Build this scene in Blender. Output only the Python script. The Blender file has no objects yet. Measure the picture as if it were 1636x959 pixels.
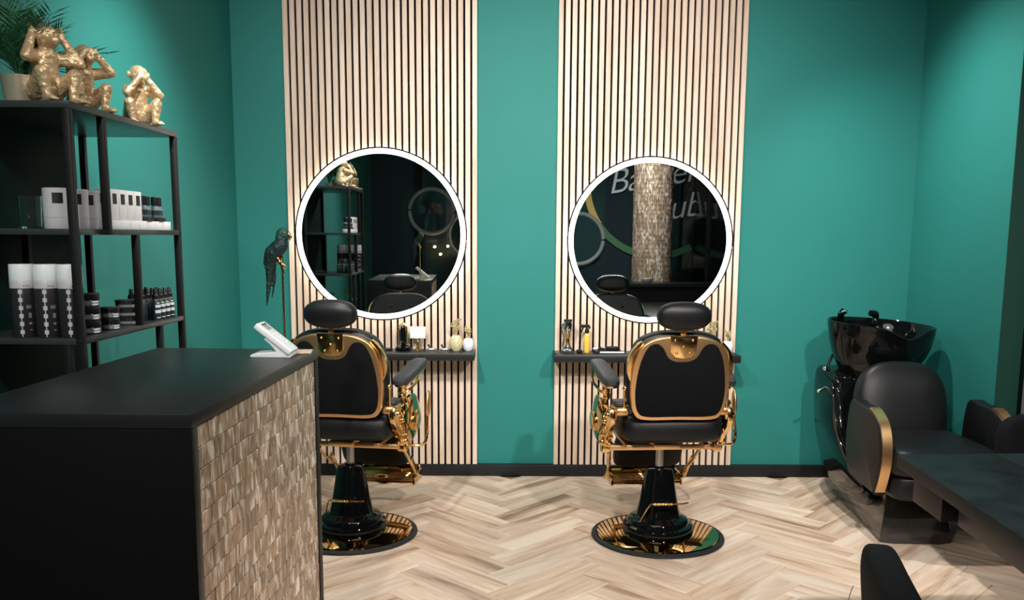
import bpy, bmesh, math, random
from mathutils import Vector, Matrix, noise
from math import sin, cos, pi, radians
random.seed(7)
C = bpy.context.scene.collection

# ------------------------------------------------------------------ camera
cam_data = bpy.data.cameras.new('camera')
cam = bpy.data.objects.new('camera', cam_data); C.objects.link(cam)
cam_data.sensor_fit = 'HORIZONTAL'; cam_data.sensor_width = 36.0
cam_data.lens = 1430 / 1636 * 36
cam_data.shift_y = (582 - 479.5) / 1636
cam_data.clip_start = 0.05
CX_ = Vector((0.999964, -0.006137, 0.005788)).normalized()
FW = Vector((0.0069, 0.989741, -0.142704)).normalized()
FWD = (FW - CX_ * FW.dot(CX_)).normalized(); UP = CX_.cross(FWD)
M = Matrix((CX_, UP, -FWD)).transposed().to_4x4(); M.translation = Vector((0, 0, 1.464))
cam.matrix_world = M
bpy.context.scene.camera = cam

# ------------------------------------------------------------------ world, view
w = bpy.data.worlds.new('night'); bpy.context.scene.world = w; w.use_nodes = True
w.node_tree.nodes['Background'].inputs[0].default_value = (0.05, 0.07, 0.09, 1)
w.node_tree.nodes['Background'].inputs[1].default_value = 0.25
vs = bpy.context.scene.view_settings
vs.view_transform = 'Standard'; vs.look = 'None'; vs.gamma = 1; vs.exposure = 0.18; vs.use_curve_mapping = False

WALL_Y = 5.369
CEIL = 3.15
def light_area(name, loc, target, power, size, color=(1, .95, .88), spread=180):
    l = bpy.data.lights.new(name, 'AREA'); l.energy = power; l.size = size; l.color = color; l.shape = 'DISK'
    l.spread = radians(spread)
    o = bpy.data.objects.new(name, l); C.objects.link(o); o.location = loc
    o.rotation_euler = (Vector(target) - Vector(loc)).to_track_quat('-Z', 'Y').to_euler()
    return o
# position, aim, power of the ceiling track spotlights (their fixtures are built further down)
SPOTS = [((1.55, 1.0, 2.98), (0.9, 4.3, 0.2), 120, 92),
         ((-0.85, 2.0, 2.98), (-0.45, 5.3, 1.6), 95, 76),
         ((-0.62, 3.75, 2.98), (-1.66, 3.90, 1.15), 44, 92),
         ((0.35, 2.2, 2.98), (0.78, 5.3, 1.8), 105, 74),
         ((1.25, 4.55, 2.98), (2.41, 4.55, 1.1), 46, 104),
         ((-0.9, 0.4, 2.98), (-0.7, 2.4, 0.6), 62, 90),
         ((1.0, 1.5, 2.98), (1.74, -.15, 1.6), 60, 80)]  # last one is an extra spot added to brighten the mosaic column
for k, (p, t, e, cone) in enumerate(SPOTS):
    l = bpy.data.lights.new('spot_beam', 'SPOT'); l.energy = e * 3.2; l.spot_size = radians(cone); l.spot_blend = 1.0
    l.shadow_soft_size = 0.05; l.color = (1, .96, .91)
    o = bpy.data.objects.new('spot_beam', l); C.objects.link(o)
    d = (Vector(t) - Vector(p)).normalized()
    o.location = Vector(p) + d * 0.09
    o.rotation_euler = d.to_track_quat('-Z', 'Y').to_euler()
light_area('ceiling_fill_light', (0.3, 2.2, CEIL - 0.05), (0.3, 2.2, 0), 24, 1.6, (1, .96, .92))  # soft fill added for brightness; no panel lamp hangs there

# ------------------------------------------------------------------ materials
def nt(name):
    m = bpy.data.materials.new(name); m.use_nodes = True
    return m, m.node_tree.nodes, m.node_tree.links, m.node_tree.nodes['Principled BSDF']
def mat(name, col, rough=.5, metal=0, spec=.5, bump=0, bscale=60, coat=0, var=0, vscale=4, emit=0, trans=0, ior=1.45, stretch=None, objvar=0):
    m, N, L, b = nt(name)
    b.inputs['Base Color'].default_value = (*col, 1); b.inputs['Roughness'].default_value = rough
    b.inputs['Metallic'].default_value = metal; b.inputs['Specular IOR Level'].default_value = spec
    b.inputs['Coat Weight'].default_value = coat; b.inputs['Coat Roughness'].default_value = .05
    b.inputs['Transmission Weight'].default_value = trans; b.inputs['IOR'].default_value = ior
    tc = N.new('ShaderNodeTexCoord'); mp = N.new('ShaderNodeMapping'); L.new(tc.outputs['Object'], mp.inputs[0])
    if stretch: mp.inputs['Scale'].default_value = stretch
    if emit:
        b.inputs['Emission Color'].default_value = (*col, 1); b.inputs['Emission Strength'].default_value = emit
    if var or objvar:
        n = N.new('ShaderNodeTexNoise'); n.inputs['Scale'].default_value = vscale; n.inputs['Detail'].default_value = 5
        L.new(mp.outputs[0], n.inputs[0])
        mr = N.new('ShaderNodeMapRange'); mr.inputs[3].default_value = 1 - var; mr.inputs[4].default_value = 1 + var
        mr.inputs[1].default_value = .3; mr.inputs[2].default_value = .7
        L.new(n.outputs[0], mr.inputs[0])
        v = N.new('ShaderNodeMix'); v.data_type = 'RGBA'; v.blend_type = 'MULTIPLY'; v.inputs[0].default_value = 1
        v.inputs[6].default_value = (*col, 1)
        src = mr.outputs[0]
        if objvar:
            oi = N.new('ShaderNodeObjectInfo'); mo = N.new('ShaderNodeMapRange')
            mo.inputs[3].default_value = 1 - objvar; mo.inputs[4].default_value = 1 + objvar
            L.new(oi.outputs['Random'], mo.inputs[0])
            mm = N.new('ShaderNodeMath'); mm.operation = 'MULTIPLY'; L.new(src, mm.inputs[0]); L.new(mo.outputs[0], mm.inputs[1]); src = mm.outputs[0]
        L.new(src, v.inputs[7]); L.new(v.outputs[2], b.inputs['Base Color'])
    if bump:
        n2 = N.new('ShaderNodeTexNoise'); n2.inputs['Scale'].default_value = bscale; n2.inputs['Detail'].default_value = 3
        L.new(mp.outputs[0], n2.inputs[0])
        bp = N.new('ShaderNodeBump'); bp.inputs['Strength'].default_value = bump; bp.inputs['Distance'].default_value = .01
        L.new(n2.outputs[0], bp.inputs['Height']); L.new(bp.outputs[0], b.inputs['Normal'])
    return m

TEAL = (0.020, 0.182, 0.162)
m_teal = mat('teal_paint', TEAL, .6, spec=.25, bump=.05, bscale=180, var=.03, vscale=2)
m_shadedteal = mat('shaded_teal_paint', (0.012, .06, .045), .5)  # wall return out of the spotlights, its shade put into the colour
m_ceiling = mat('black_ceiling_paint', (.02, .02, .022), .8)
m_black = mat('black_laminate', (.010, .012, .013), .36, spec=.5, bump=.06, bscale=250)
m_blackm = mat('black_powder_coat', (.004, .0045, .005), .5, spec=.3)
m_deskend = mat('matt_black_panel', (.0025, .0025, .003), .7, spec=.12)
m_skirt = mat('charcoal_skirting', (.010, .012, .013), .45, spec=.35)
m_felt = mat('black_felt', (.008, .005, .006), .95, spec=.1)
m_leather = mat('black_leather', (.0055, .006, .007), .42, spec=.42, bump=.12, bscale=260)
m_leather_grey = mat('greyer_black_leather', (.030, .032, .037), .42, bump=.12, bscale=260)  # same leather in a greyer tone, for arm and elbow pads
m_fabric = mat('black_suede', (.0045, .005, .006), .85, spec=.12, bump=.2, bscale=500)
m_velvet = mat('black_velvet', (.0035, .004, .005), .85, spec=.15)
m_gold = mat('polished_gold', (.95, .62, .27), .16, metal=1)
m_goldrough = mat('brushed_gold', (.90, .56, .27), .36, metal=1)
m_basegold = mat('mirror_gold', (.62, .40, .16), .05, metal=1)
m_chrome = mat('chrome', (.8, .8, .8), .1, metal=1)
m_steel = mat('satin_steel', (.55, .53, .5), .35, metal=.8)
m_gloss = mat('gloss_black', (.003, .0035, .004), .05, spec=.45)
m_glossbrown = mat('gloss_fibreglass', (.022, .020, .018), .14, spec=.6, coat=.6)
m_rubber = mat('black_rubber', (.015, .017, .018), .6)
m_white = mat('white_plastic', (.78, .82, .83), .35)
m_whitecard = mat('white_card', (.80, .80, .80), .5)
m_greywhite = mat('pearl_white', (.50, .50, .52), .35)
m_shadegrey = mat('grey_print', (.18, .18, .19), .6)
m_blacklabel = mat('black_label', (.01, .01, .012), .45)
m_bottle = mat('smoked_bottle', (.03, .045, .05), .15, spec=.6)
m_clearb = mat('pale_blue_glass', (.35, .45, .48), .08, trans=.6)
m_glass = mat('clear_glass', (.9, .95, .95), .02, trans=1, ior=1.45)
m_yellow = mat('yellow_label', (.62, .68, .22), .5)
m_amber = mat('amber_bottle', (.75, .50, .08), .15, spec=.6, coat=.5)
m_cream = mat('cream_ceramic', (.66, .62, .40), .3, bump=.2, bscale=80)
m_bluewhite = mat('white_ceramic', (.72, .76, .80), .3)
m_dried = mat('dried_flowers', (.45, .38, .18), .8, var=.3, vscale=40)
m_statue = mat('pale_gold_resin', (.68, .50, .29), .36, metal=.45, bump=.5, bscale=70, var=.12, vscale=25)
m_pot = mat('champagne_pot', (.55, .50, .36), .3, metal=.5)
m_leaf = mat('palm_leaf', (.03, .16, .07), .5, var=.4, vscale=14)
m_leafb = mat('bright_leaf', (.10, .30, .05), .45, var=.3, vscale=20)
m_parrot = mat('dark_green_plumage', (.008, .030, .028), .5, bump=.5, bscale=90, var=.3, vscale=30)
m_parrothead = mat('green_plumage', (.014, .07, .060), .5, bump=.5, bscale=90)
m_card = mat('beige_card', (.62, .50, .35), .5)
m_led = mat('led_diffuser', (1, .985, .95), .5, emit=1.6)
m_ledback = mat('led_strip', (1, .95, .84), .5, emit=9)
m_ringreflect = mat('reflected_ring_grey', (.4, .45, .47), .4)
m_mirror = mat('mirror_silver', (.80, .84, .84), .0, metal=1)
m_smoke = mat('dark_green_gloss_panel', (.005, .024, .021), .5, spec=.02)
m_darkglass = mat('night_glass', (.003, .004, .006), .08, spec=.3)
m_lens = mat('spot_lens', (1, .95, .88), .5, emit=12)
m_warm = mat('warm_bulb', (1, .55, .22), .5, emit=30)
m_letter = mat('white_vinyl', (.65, .72, .70), .6, emit=.12)  # faint glow put into this and the two ring vinyls
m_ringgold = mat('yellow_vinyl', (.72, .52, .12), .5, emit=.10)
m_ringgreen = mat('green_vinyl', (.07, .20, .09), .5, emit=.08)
m_screen = mat('grey_screen', (.30, .36, .38), .3)

def wood_mat(name, c1, c2, c3, rough, along=0, scale=1.0, objv=.12):
    m, N, L, b = nt(name)
    tc = N.new('ShaderNodeTexCoord'); oi = N.new('ShaderNodeObjectInfo')
    mul = N.new('ShaderNodeVectorMath'); mul.operation = 'SCALE'; mul.inputs[0].default_value = (37, 91, 53)
    L.new(oi.outputs['Random'], mul.inputs['Scale'])
    add = N.new('ShaderNodeVectorMath'); L.new(tc.outputs['Object'], add.inputs[0]); L.new(mul.outputs[0], add.inputs[1])
    mp = N.new('ShaderNodeMapping'); L.new(add.outputs[0], mp.inputs[0])
    s = [22 * scale] * 3; s[along] = 2.2 * scale; mp.inputs['Scale'].default_value = s
    n = N.new('ShaderNodeTexNoise'); n.inputs['Scale'].default_value = 1; n.inputs['Detail'].default_value = 7; n.inputs['Roughness'].default_value = .62
    n.inputs['Distortion'].default_value = .6
    L.new(mp.outputs[0], n.inputs[0])
    n2 = N.new('ShaderNodeTexNoise'); n2.inputs['Scale'].default_value = .22; n2.inputs['Detail'].default_value = 3
    L.new(mp.outputs[0], n2.inputs[0])
    n.inputs['Detail'].default_value = 9
    ma = N.new('ShaderNodeMath'); ma.operation = 'MULTIPLY_ADD'; L.new(n2.outputs[0], ma.inputs[0]); ma.inputs[1].default_value = .7; L.new(n.outputs[0], ma.inputs[2])
    r = N.new('ShaderNodeValToRGB'); L.new(ma.outputs[0], r.inputs[0])
    e = r.color_ramp.elements; e[0].position = .58; e[0].color = (*c1, 1); e[1].position = 1.02; e[1].color = (*c3, 1)
    k = e.new(.78); k.color = (*c2, 1)
    mo = N.new('ShaderNodeMapRange'); mo.inputs[3].default_value = 1 - objv; mo.inputs[4].default_value = 1 + objv
    L.new(oi.outputs['Random'], mo.inputs[0])
    v = N.new('ShaderNodeMix'); v.data_type = 'RGBA'; v.blend_type = 'MULTIPLY'; v.inputs[0].default_value = 1
    L.new(r.outputs[0], v.inputs[6]); L.new(mo.outputs[0], v.inputs[7])
    L.new(v.outputs[2], b.inputs['Base Color']); b.inputs['Roughness'].default_value = rough
    bp = N.new('ShaderNodeBump'); bp.inputs['Strength'].default_value = .12; bp.inputs['Distance'].default_value = .002
    L.new(n.outputs[0], bp.inputs['Height']); L.new(bp.outputs[0], b.inputs['Normal'])
    return m
m_oak = wood_mat('pale_oak_veneer', (.50, .36, .265), (.62, .47, .36), (.70, .56, .45), .5, along=2, scale=1.6, objv=.05)
m_plank = wood_mat('limed_oak_plank', (.24, .14, .09), (.66, .475, .345), (.86, .72, .58), .42, along=0, scale=.8, objv=.09)
m_grout = mat('floor_joint', (.26, .18, .12), .7)

def shell_mat():
    m, N, L, b = nt('mother_of_pearl_tile')
    tc = N.new('ShaderNodeTexCoord'); oi = N.new('ShaderNodeObjectInfo')
    mul = N.new('ShaderNodeVectorMath'); mul.operation = 'SCALE'; mul.inputs[0].default_value = (31, 17, 53)
    L.new(oi.outputs['Random'], mul.inputs['Scale'])
    add = N.new('ShaderNodeVectorMath'); L.new(tc.outputs['Object'], add.inputs[0]); L.new(mul.outputs[0], add.inputs[1])
    mp = N.new('ShaderNodeMapping'); L.new(add.outputs[0], mp.inputs[0]); mp.inputs['Scale'].default_value = (30, 34, 10)
    n = N.new('ShaderNodeTexNoise'); n.inputs['Scale'].default_value = 1; n.inputs['Detail'].default_value = 2; n.inputs['Distortion'].default_value = 1.2
    L.new(mp.outputs[0], n.inputs[0])
    r = N.new('ShaderNodeValToRGB'); e = r.color_ramp.elements
    L.new(n.outputs[0], r.inputs[0])
    e[0].position = .40; e[0].color = (.33, .23, .155, 1); e[1].position = .64; e[1].color = (.95, .89, .82, 1)  # pale end paints glints into the shell streaks
    k = e.new(.55); k.color = (.58, .44, .32, 1)
    mo = N.new('ShaderNodeMapRange'); mo.inputs[3].default_value = .72; mo.inputs[4].default_value = 1.22
    L.new(oi.outputs['Random'], mo.inputs[0])
    v = N.new('ShaderNodeMix'); v.data_type = 'RGBA'; v.blend_type = 'MULTIPLY'; v.inputs[0].default_value = 1
    L.new(r.outputs[0], v.inputs[6]); L.new(mo.outputs[0], v.inputs[7])
    L.new(v.outputs[2], b.inputs['Base Color']); b.inputs['Roughness'].default_value = .25; b.inputs['Metallic'].default_value = .25
    bp = N.new('ShaderNodeBump'); bp.inputs['Strength'].default_value = .7; bp.inputs['Distance'].default_value = .008
    L.new(n.outputs[0], bp.inputs['Height']); L.new(bp.outputs[0], b.inputs['Normal'])
    return m
m_shell = shell_mat()

# ------------------------------------------------------------------ helpers
def finish(name, bm, m, parent=None, smooth=True, angle=40, bevel=0, bseg=2):
    me = bpy.data.meshes.new(name)
    bmesh.ops.recalc_face_normals(bm, faces=bm.faces[:])
    if bevel:
        es = [e for e in bm.edges if len(e.link_faces) == 2 and e.calc_face_angle(0) > radians(35)]
        bmesh.ops.bevel(bm, geom=es, offset=bevel, segments=bseg, affect='EDGES', profile=.5)
    if smooth:
        for f in bm.faces: f.smooth = True
        for e in bm.edges:
            if len(e.link_faces) == 2 and e.calc_face_angle(0) > radians(angle): e.smooth = False
    bm.to_mesh(me); bm.free()
    me.materials.append(m)
    o = bpy.data.objects.new(name, me); C.objects.link(o)
    if parent: o.parent = parent
    return o
def tag(o, label, cat, group=None, kind=None):
    if label: o['label'] = label
    if cat: o['category'] = cat
    if group: o['group'] = group
    if kind: o['kind'] = kind
    return o
def thing(name, label, cat, loc=(0, 0, 0), rz=0, group=None):
    o = bpy.data.objects.new(name, None); C.objects.link(o); o.empty_display_size = .05
    o.location = loc; o.rotation_euler = (0, 0, rz)
    return tag(o, label, cat, group)
def dup(root, loc, rz, label, group=None):
    r = root.copy(); C.objects.link(r); r.location = loc; r.rotation_euler = (0, 0, rz); r['label'] = label
    if group: r['group'] = group
    for ch in list(root.children):
        c = ch.copy(); C.objects.link(c); c.parent = r
        for g in list(ch.children):
            d = g.copy(); C.objects.link(d); d.parent = c
    return r
def B(): return bmesh.new()
def box(bm, a, b):
    r = bmesh.ops.create_cube(bm, size=1)
    for v in r['verts']:
        v.co = Vector(((a[0] + b[0]) / 2 + v.co.x * (b[0] - a[0]), (a[1] + b[1]) / 2 + v.co.y * (b[1] - a[1]), (a[2] + b[2]) / 2 + v.co.z * (b[2] - a[2])))
    return bm
def obox(bm, c, s, R=None):
    r = bmesh.ops.create_cube(bm, size=1)
    for v in r['verts']:
        p = Vector((v.co.x * s[0], v.co.y * s[1], v.co.z * s[2]))
        if R: p = R @ p
        v.co = p + Vector(c)
    return bm
def rot(ax, deg): return Matrix.Rotation(radians(deg), 3, ax)
def lathe(bm, prof, c=(0, 0, 0), seg=40, R=None, sx=1, sy=1):
    rings = []
    for r, z in prof:
        ring = []
        for k in range(seg):
            a = 2 * pi * k / seg
            p = Vector((r * cos(a) * sx, r * sin(a) * sy, z))
            if R: p = R @ p
            ring.append(bm.verts.new(p + Vector(c)))
        rings.append(ring)
    for i in range(len(rings) - 1):
        for k in range(seg):
            bm.faces.new((rings[i][k], rings[i][(k + 1) % seg], rings[i + 1][(k + 1) % seg], rings[i + 1][k]))
    bm.faces.new(rings[0][::-1]); bm.faces.new(rings[-1])
    return bm
def tube(bm, pts, r, seg=10, closed=False):
    pts = [Vector(p) for p in pts]; n = len(pts)
    rs = r if isinstance(r, (list, tuple)) else [r] * n
    rings = []; up = Vector((0, 0, 1))
    for i, p in enumerate(pts):
        if closed: t = pts[(i + 1) % n] - pts[i - 1]
        else: t = pts[min(i + 1, n - 1)] - pts[max(i - 1, 0)]
        t.normalize()
        a = up.cross(t)
        if a.length < .05: a = Vector((1, 0, 0)).cross(t)
        a.normalize(); b = t.cross(a)
        rings.append([bm.verts.new(p + (a * cos(2 * pi * k / seg) + b * sin(2 * pi * k / seg)) * rs[i]) for k in range(seg)])
    m = n if closed else n - 1
    for i in range(m):
        A, D = rings[i], rings[(i + 1) % n]
        for k in range(seg): bm.faces.new((A[k], A[(k + 1) % seg], D[(k + 1) % seg], D[k]))
    if not closed:
        bm.faces.new(rings[0][::-1]); bm.faces.new(rings[-1])
    return bm
def spline(pts, n=6, closed=True):
    P = [Vector(p) for p in pts]; out = []; N_ = len(P)
    rng = range(N_) if closed else range(N_ - 1)
    for i in rng:
        if closed: p0, p1, p2, p3 = P[i - 1], P[i], P[(i + 1) % N_], P[(i + 2) % N_]
        else: p0, p1, p2, p3 = P[max(i - 1, 0)], P[i], P[i + 1], P[min(i + 2, N_ - 1)]
        for k in range(n):
            t = k / n
            out.append(.5 * ((2 * p1) + (p2 - p0) * t + (2 * p0 - 5 * p1 + 4 * p2 - p3) * t * t + (3 * p1 - p0 - 3 * p2 + p3) * t ** 3))
    if not closed: out.append(P[-1])
    return out
def prism(bm, pts, vec):
    """pts: planar 3D loop, extruded along vec"""
    vec = Vector(vec)
    a = [bm.verts.new(Vector(p)) for p in pts]; b = [bm.verts.new(Vector(p) + vec) for p in pts]
    n = len(a)
    bm.faces.new(a[::-1]); bm.faces.new(b)
    for k in range(n): bm.faces.new((a[k], a[(k + 1) % n], b[(k + 1) % n], b[k]))
    return bm
def sq(v, e): return math.copysign(abs(v) ** e, v)
def pillow(bm, c, s, e1=.35, e2=.35, R=None, nu=32, nv=16):
    """superellipsoid: c centre, s full sizes; exponent small = boxier"""
    rows = []
    for j in range(nv + 1):
        ph = -pi / 2 + pi * j / nv; row = []
        for i in range(nu):
            th = 2 * pi * i / nu
            p = Vector((sq(cos(ph), e1) * sq(cos(th), e2) * s[0] / 2, sq(cos(ph), e1) * sq(sin(th), e2) * s[1] / 2, sq(sin(ph), e1) * s[2] / 2))
            if R: p = R @ p
            row.append(p + Vector(c))
        rows.append(row)
    bot = bm.verts.new(rows[0][0]); top = bm.verts.new(rows[-1][0])
    V = [[bm.verts.new(p) for p in r] for r in rows[1:-1]]
    for i in range(nu):
        bm.faces.new((bot, V[0][(i + 1) % nu], V[0][i])); bm.faces.new((top, V[-1][i], V[-1][(i + 1) % nu]))
    for j in range(len(V) - 1):
        for i in range(nu): bm.faces.new((V[j][i], V[j][(i + 1) % nu], V[j + 1][(i + 1) % nu], V[j + 1][i]))
    return bm
def ball(bm, c, r, sub=2, s=(1, 1, 1)):
    q = bmesh.ops.create_icosphere(bm, subdivisions=sub, radius=r)
    for v in q['verts']: v.co = Vector((v.co.x * s[0], v.co.y * s[1], v.co.z * s[2])) + Vector(c)
    return bm
def caps(bm, p0, r0, p1, r1, n=None):
    p0, p1 = Vector(p0), Vector(p1); L = (p1 - p0).length
    n = n or max(2, int(L / (min(r0, r1) * .55)) + 1)
    for k in range(n + 1):
        t = k / n; ball(bm, p0.lerp(p1, t), r0 + (r1 - r0) * t, 1 if r0 < .008 else 2)
def organic(name, bm, m, parent=None, voxel=.004, disp=0, smooth=4):
    """fuses overlapping volumes into one continuous skin"""
    me = bpy.data.meshes.new(name); bm.to_mesh(me); bm.free()
    o = bpy.data.objects.new(name, me); C.objects.link(o)
    r = o.modifiers.new('r', 'REMESH'); r.mode = 'VOXEL'; r.voxel_size = voxel
    s = o.modifiers.new('s', 'SMOOTH'); s.iterations = smooth; s.factor = .5
    bpy.context.view_layer.update()
    ev = o.evaluated_get(bpy.context.evaluated_depsgraph_get())
    nm = bpy.data.meshes.new_from_object(ev)
    o.modifiers.clear(); o.data = nm; bpy.data.meshes.remove(me)
    nm.name = name
    if disp:
        for v in nm.vertices:
            q = noise.noise(v.co * 95) + .6 * noise.noise(v.co * Vector((160, 160, 60)).length / 1.4)
            v.co += v.normal * (q * disp)
    for p in nm.polygons: p.use_smooth = True
    nm.materials.clear(); nm.materials.append(m)
    if parent: o.parent = parent
    return o

# ------------------------------------------------------------------ setting
def struct(name, bm, m, **k):
    o = finish(name, bm, m, **k); o['kind'] = 'structure'; return o
def lwx(y): return -1.592 + .037 * (y - WALL_Y)      # left wall plane
RY = -1.75
struct('wall_back', box(B(), (-1.75, WALL_Y, 0), (2.6, WALL_Y + .15, CEIL)), m_teal, smooth=False)
bm = prism(B(), [(lwx(WALL_Y), WALL_Y, 0), (lwx(WALL_Y) - .15, WALL_Y, 0), (lwx(RY) - .15, RY, 0), (lwx(RY), RY, 0)], (0, 0, CEIL))
struct('wall_left', bm, m_teal, smooth=False)
struct('wall_right', box(B(), (2.411, 4.33, 0), (2.6, WALL_Y, CEIL)), m_teal, smooth=False)
bm = box(B(), (2.6, 4.2, 0), (2.75, WALL_Y, CEIL)); box(bm, (2.545, 4.328, 0), (2.75, 4.6, CEIL)); box(bm, (2.411, 4.326, 0), (2.60, 4.331, CEIL))
struct('shaded_reveal_1', bm, m_shadedteal, smooth=False)  # window reveal, darkened by its colour
struct('ceiling', box(B(), (-2.1, RY - .1, CEIL), (2.8, WALL_Y + .15, CEIL + .1)), m_ceiling, smooth=False)
# window on the right: black frame and night glass
wf = struct('window_1', box(B(), (2.52, 4.22, 0), (2.62, 4.325, CEIL)), m_blackm, bevel=.004)
for (a, b_) in (((2.54, RY, 0), (2.60, 4.22, .12)), ((2.54, RY, CEIL - .12), (2.60, 4.22, CEIL)), ((2.54, 2.6, .12), (2.60, 2.68, CEIL - .12)), ((2.54, .8, .12), (2.60, .88, CEIL - .12)), ((2.54, -.9, .12), (2.60, -.82, CEIL - .12))):
    finish('window_frame', box(B(), a, b_), m_blackm, wf)
finish('window_gasket', box(B(), (2.510, 4.255, 0), (2.521, 4.267, CEIL)), m_steel, wf)
finish('pane', box(B(), (2.565, RY, .12), (2.575, 4.22, CEIL - .12)), m_darkglass, wf)
# rear storefront behind the camera (seen in the mirrors)
rf = struct('window_2', box(B(), (lwx(RY), RY - .06, 0), (2.6, RY, .14)), m_blackm)
for (a, b_) in (((lwx(RY), RY - .06, CEIL - .14), (2.6, RY, CEIL)), ((-1.25, RY - .06, .14), (-1.15, RY, CEIL - .14)), ((-.35, RY - .06, .14), (-.27, RY, CEIL - .14)), ((.62, RY - .06, .14), (.70, RY, CEIL - .14))):
    finish('window_frame', box(B(), a, b_), m_blackm, rf)
m_clearpane = mat('rear_pane_glass', (.03, .05, .06), .02, spec=.7)
finish('pane', box(B(), (lwx(RY), RY - .04, .14), (2.6, RY - .03, CEIL - .14)), m_clearpane, rf)
# skirting
struct('baseboard_back', box(B(), (lwx(WALL_Y), WALL_Y - .034, 0), (2.411, WALL_Y, .073)), m_skirt, bevel=.003)
bm = prism(B(), [(lwx(5.33), 5.33, 0), (lwx(5.33) + .016, 5.33, 0), (lwx(RY) + .016, RY, 0), (lwx(RY), RY, 0)], (0, 0, .073))
struct('baseboard_left', bm, m_skirt, bevel=.003)
struct('baseboard_right', box(B(), (2.395, 4.33, 0), (2.411, 5.33, .073)), m_skirt, bevel=.003)

# floor: subfloor plus herringbone planks
floor = struct('floor', box(B(), (-2.1, RY - .1, -.1), (2.8, WALL_Y + .15, -.008)), m_grout, smooth=False)
PL, PW = .58, .145
def plank_mesh():
    bm = B(); box(bm, (-PL / 2 + .0008, -PW / 2 + .0008, -.008), (PL / 2 - .0008, PW / 2 - .0008, 0))
    es = [e for e in bm.edges if all(v.co.z > -.001 for v in e.verts)]
    bmesh.ops.bevel(bm, geom=es, offset=.0016, segments=1, affect='EDGES')
    me = bpy.data.meshes.new('plank'); bm.to_mesh(me); bm.free(); me.materials.append(m_plank); return me
pm = plank_mesh(); cells = []
c45 = cos(pi / 4); OX, OY = 0.03, 2.40
for y in range(-60, 61):
    for x in range(-60, 61):
        d = (x - y) % 8
        if d == 0: u, v, a = (x + 2) * PW, (y + .5) * PW, pi / 4
        elif d == 7: u, v, a = (x + .5) * PW, (y + 2) * PW, 3 * pi / 4
        else: continue
        px, py = (u - v) * c45 + OX, (u + v) * c45 + OY
        if lwx(py) + .05 < px + .2 and px - .2 < 2.6 and RY < py < WALL_Y + .15: cells.append((px, py, a))
cells.sort(key=lambda c: -(c[1]))
vis = [c for c in cells if c[1] > 2.9][:300]; rest = [c for c in cells if c not in set(vis)]
for px, py, a in vis:
    o = bpy.data.objects.new('plank', pm); C.objects.link(o); o.parent = floor
    o.location = (px, py, random.uniform(-.0004, .0002)); o.rotation_euler = (0, 0, a + random.choice((0, pi)))
bm = B()
for px, py, a in rest: obox(bm, (px, py, -.004), (PL - .002, PW - .002, .008), Matrix.Rotation(a, 3, 'Z'))
o = finish('plank_field', bm, m_plank, floor, smooth=False); o['kind'] = 'stuff'

# ------------------------------------------------------------------ ceiling spotlights
def spotlight(p, t, label):
    p, t = Vector(p), Vector(t); d = (t - p).normalized(); R = d.to_track_quat('Z', 'Y').to_matrix()
    r = thing('track_spotlight', label, 'spotlight', p, 0, 'black spotlights on the ceiling')
    finish('housing', lathe(B(), [(.03, -.08), (.045, -.07), (.045, .06), (.04, .065)], seg=24, R=R), m_blackm, r)
    finish('lens', lathe(B(), [(.036, .064), (.036, .068)], seg=24, R=R), m_lens, r)
    finish('stem', tube(B(), [(0, 0, 0), (0, 0, CEIL - p.z)], .009), m_blackm, r)
AIM = ('the right barber chair', 'the left round mirror', 'the display rack', 'the right round mirror', 'the corner of the right wall', 'the reception desk', 'the mosaic column, added to brighten it')
for k, (p, t, e, cone) in enumerate(SPOTS): spotlight(p, t, 'black cylindrical ceiling spotlight aimed at ' + AIM[k])

# ------------------------------------------------------------------ slat panels
def slat_panel(x0, x1, label):
    r = thing('slat_panel', label, 'wall panel', ((x0 + x1) / 2, WALL_Y, .074), 0, 'oak slat wall panels behind the mirrors')
    w_, n = x1 - x0, 28; p = w_ / (n - .30)
    finish('backing', box(B(), (-w_ / 2 + .002, -.006, 0), (w_ / 2 - .002, 0, CEIL - .08)), m_felt, r, smooth=False)
    sm = None
    for k in range(n):
        if sm is None:
            o = finish('slat', box(B(), (0, -.030, 0), (p * .70, -.006, CEIL - .08)), m_oak, r, bevel=.0012, bseg=1); sm = o.data
        else:
            o = bpy.data.objects.new('slat', sm); C.objects.link(o); o.parent = r
        o.location = (-w_ / 2 + k * p, 0, 0)
slat_panel(-1.284, -.173, 'tall oak slat panel behind the left barber chair and its round mirror')
slat_panel(.294, 1.380, 'tall oak slat panel behind the right barber chair and its round mirror')

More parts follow.
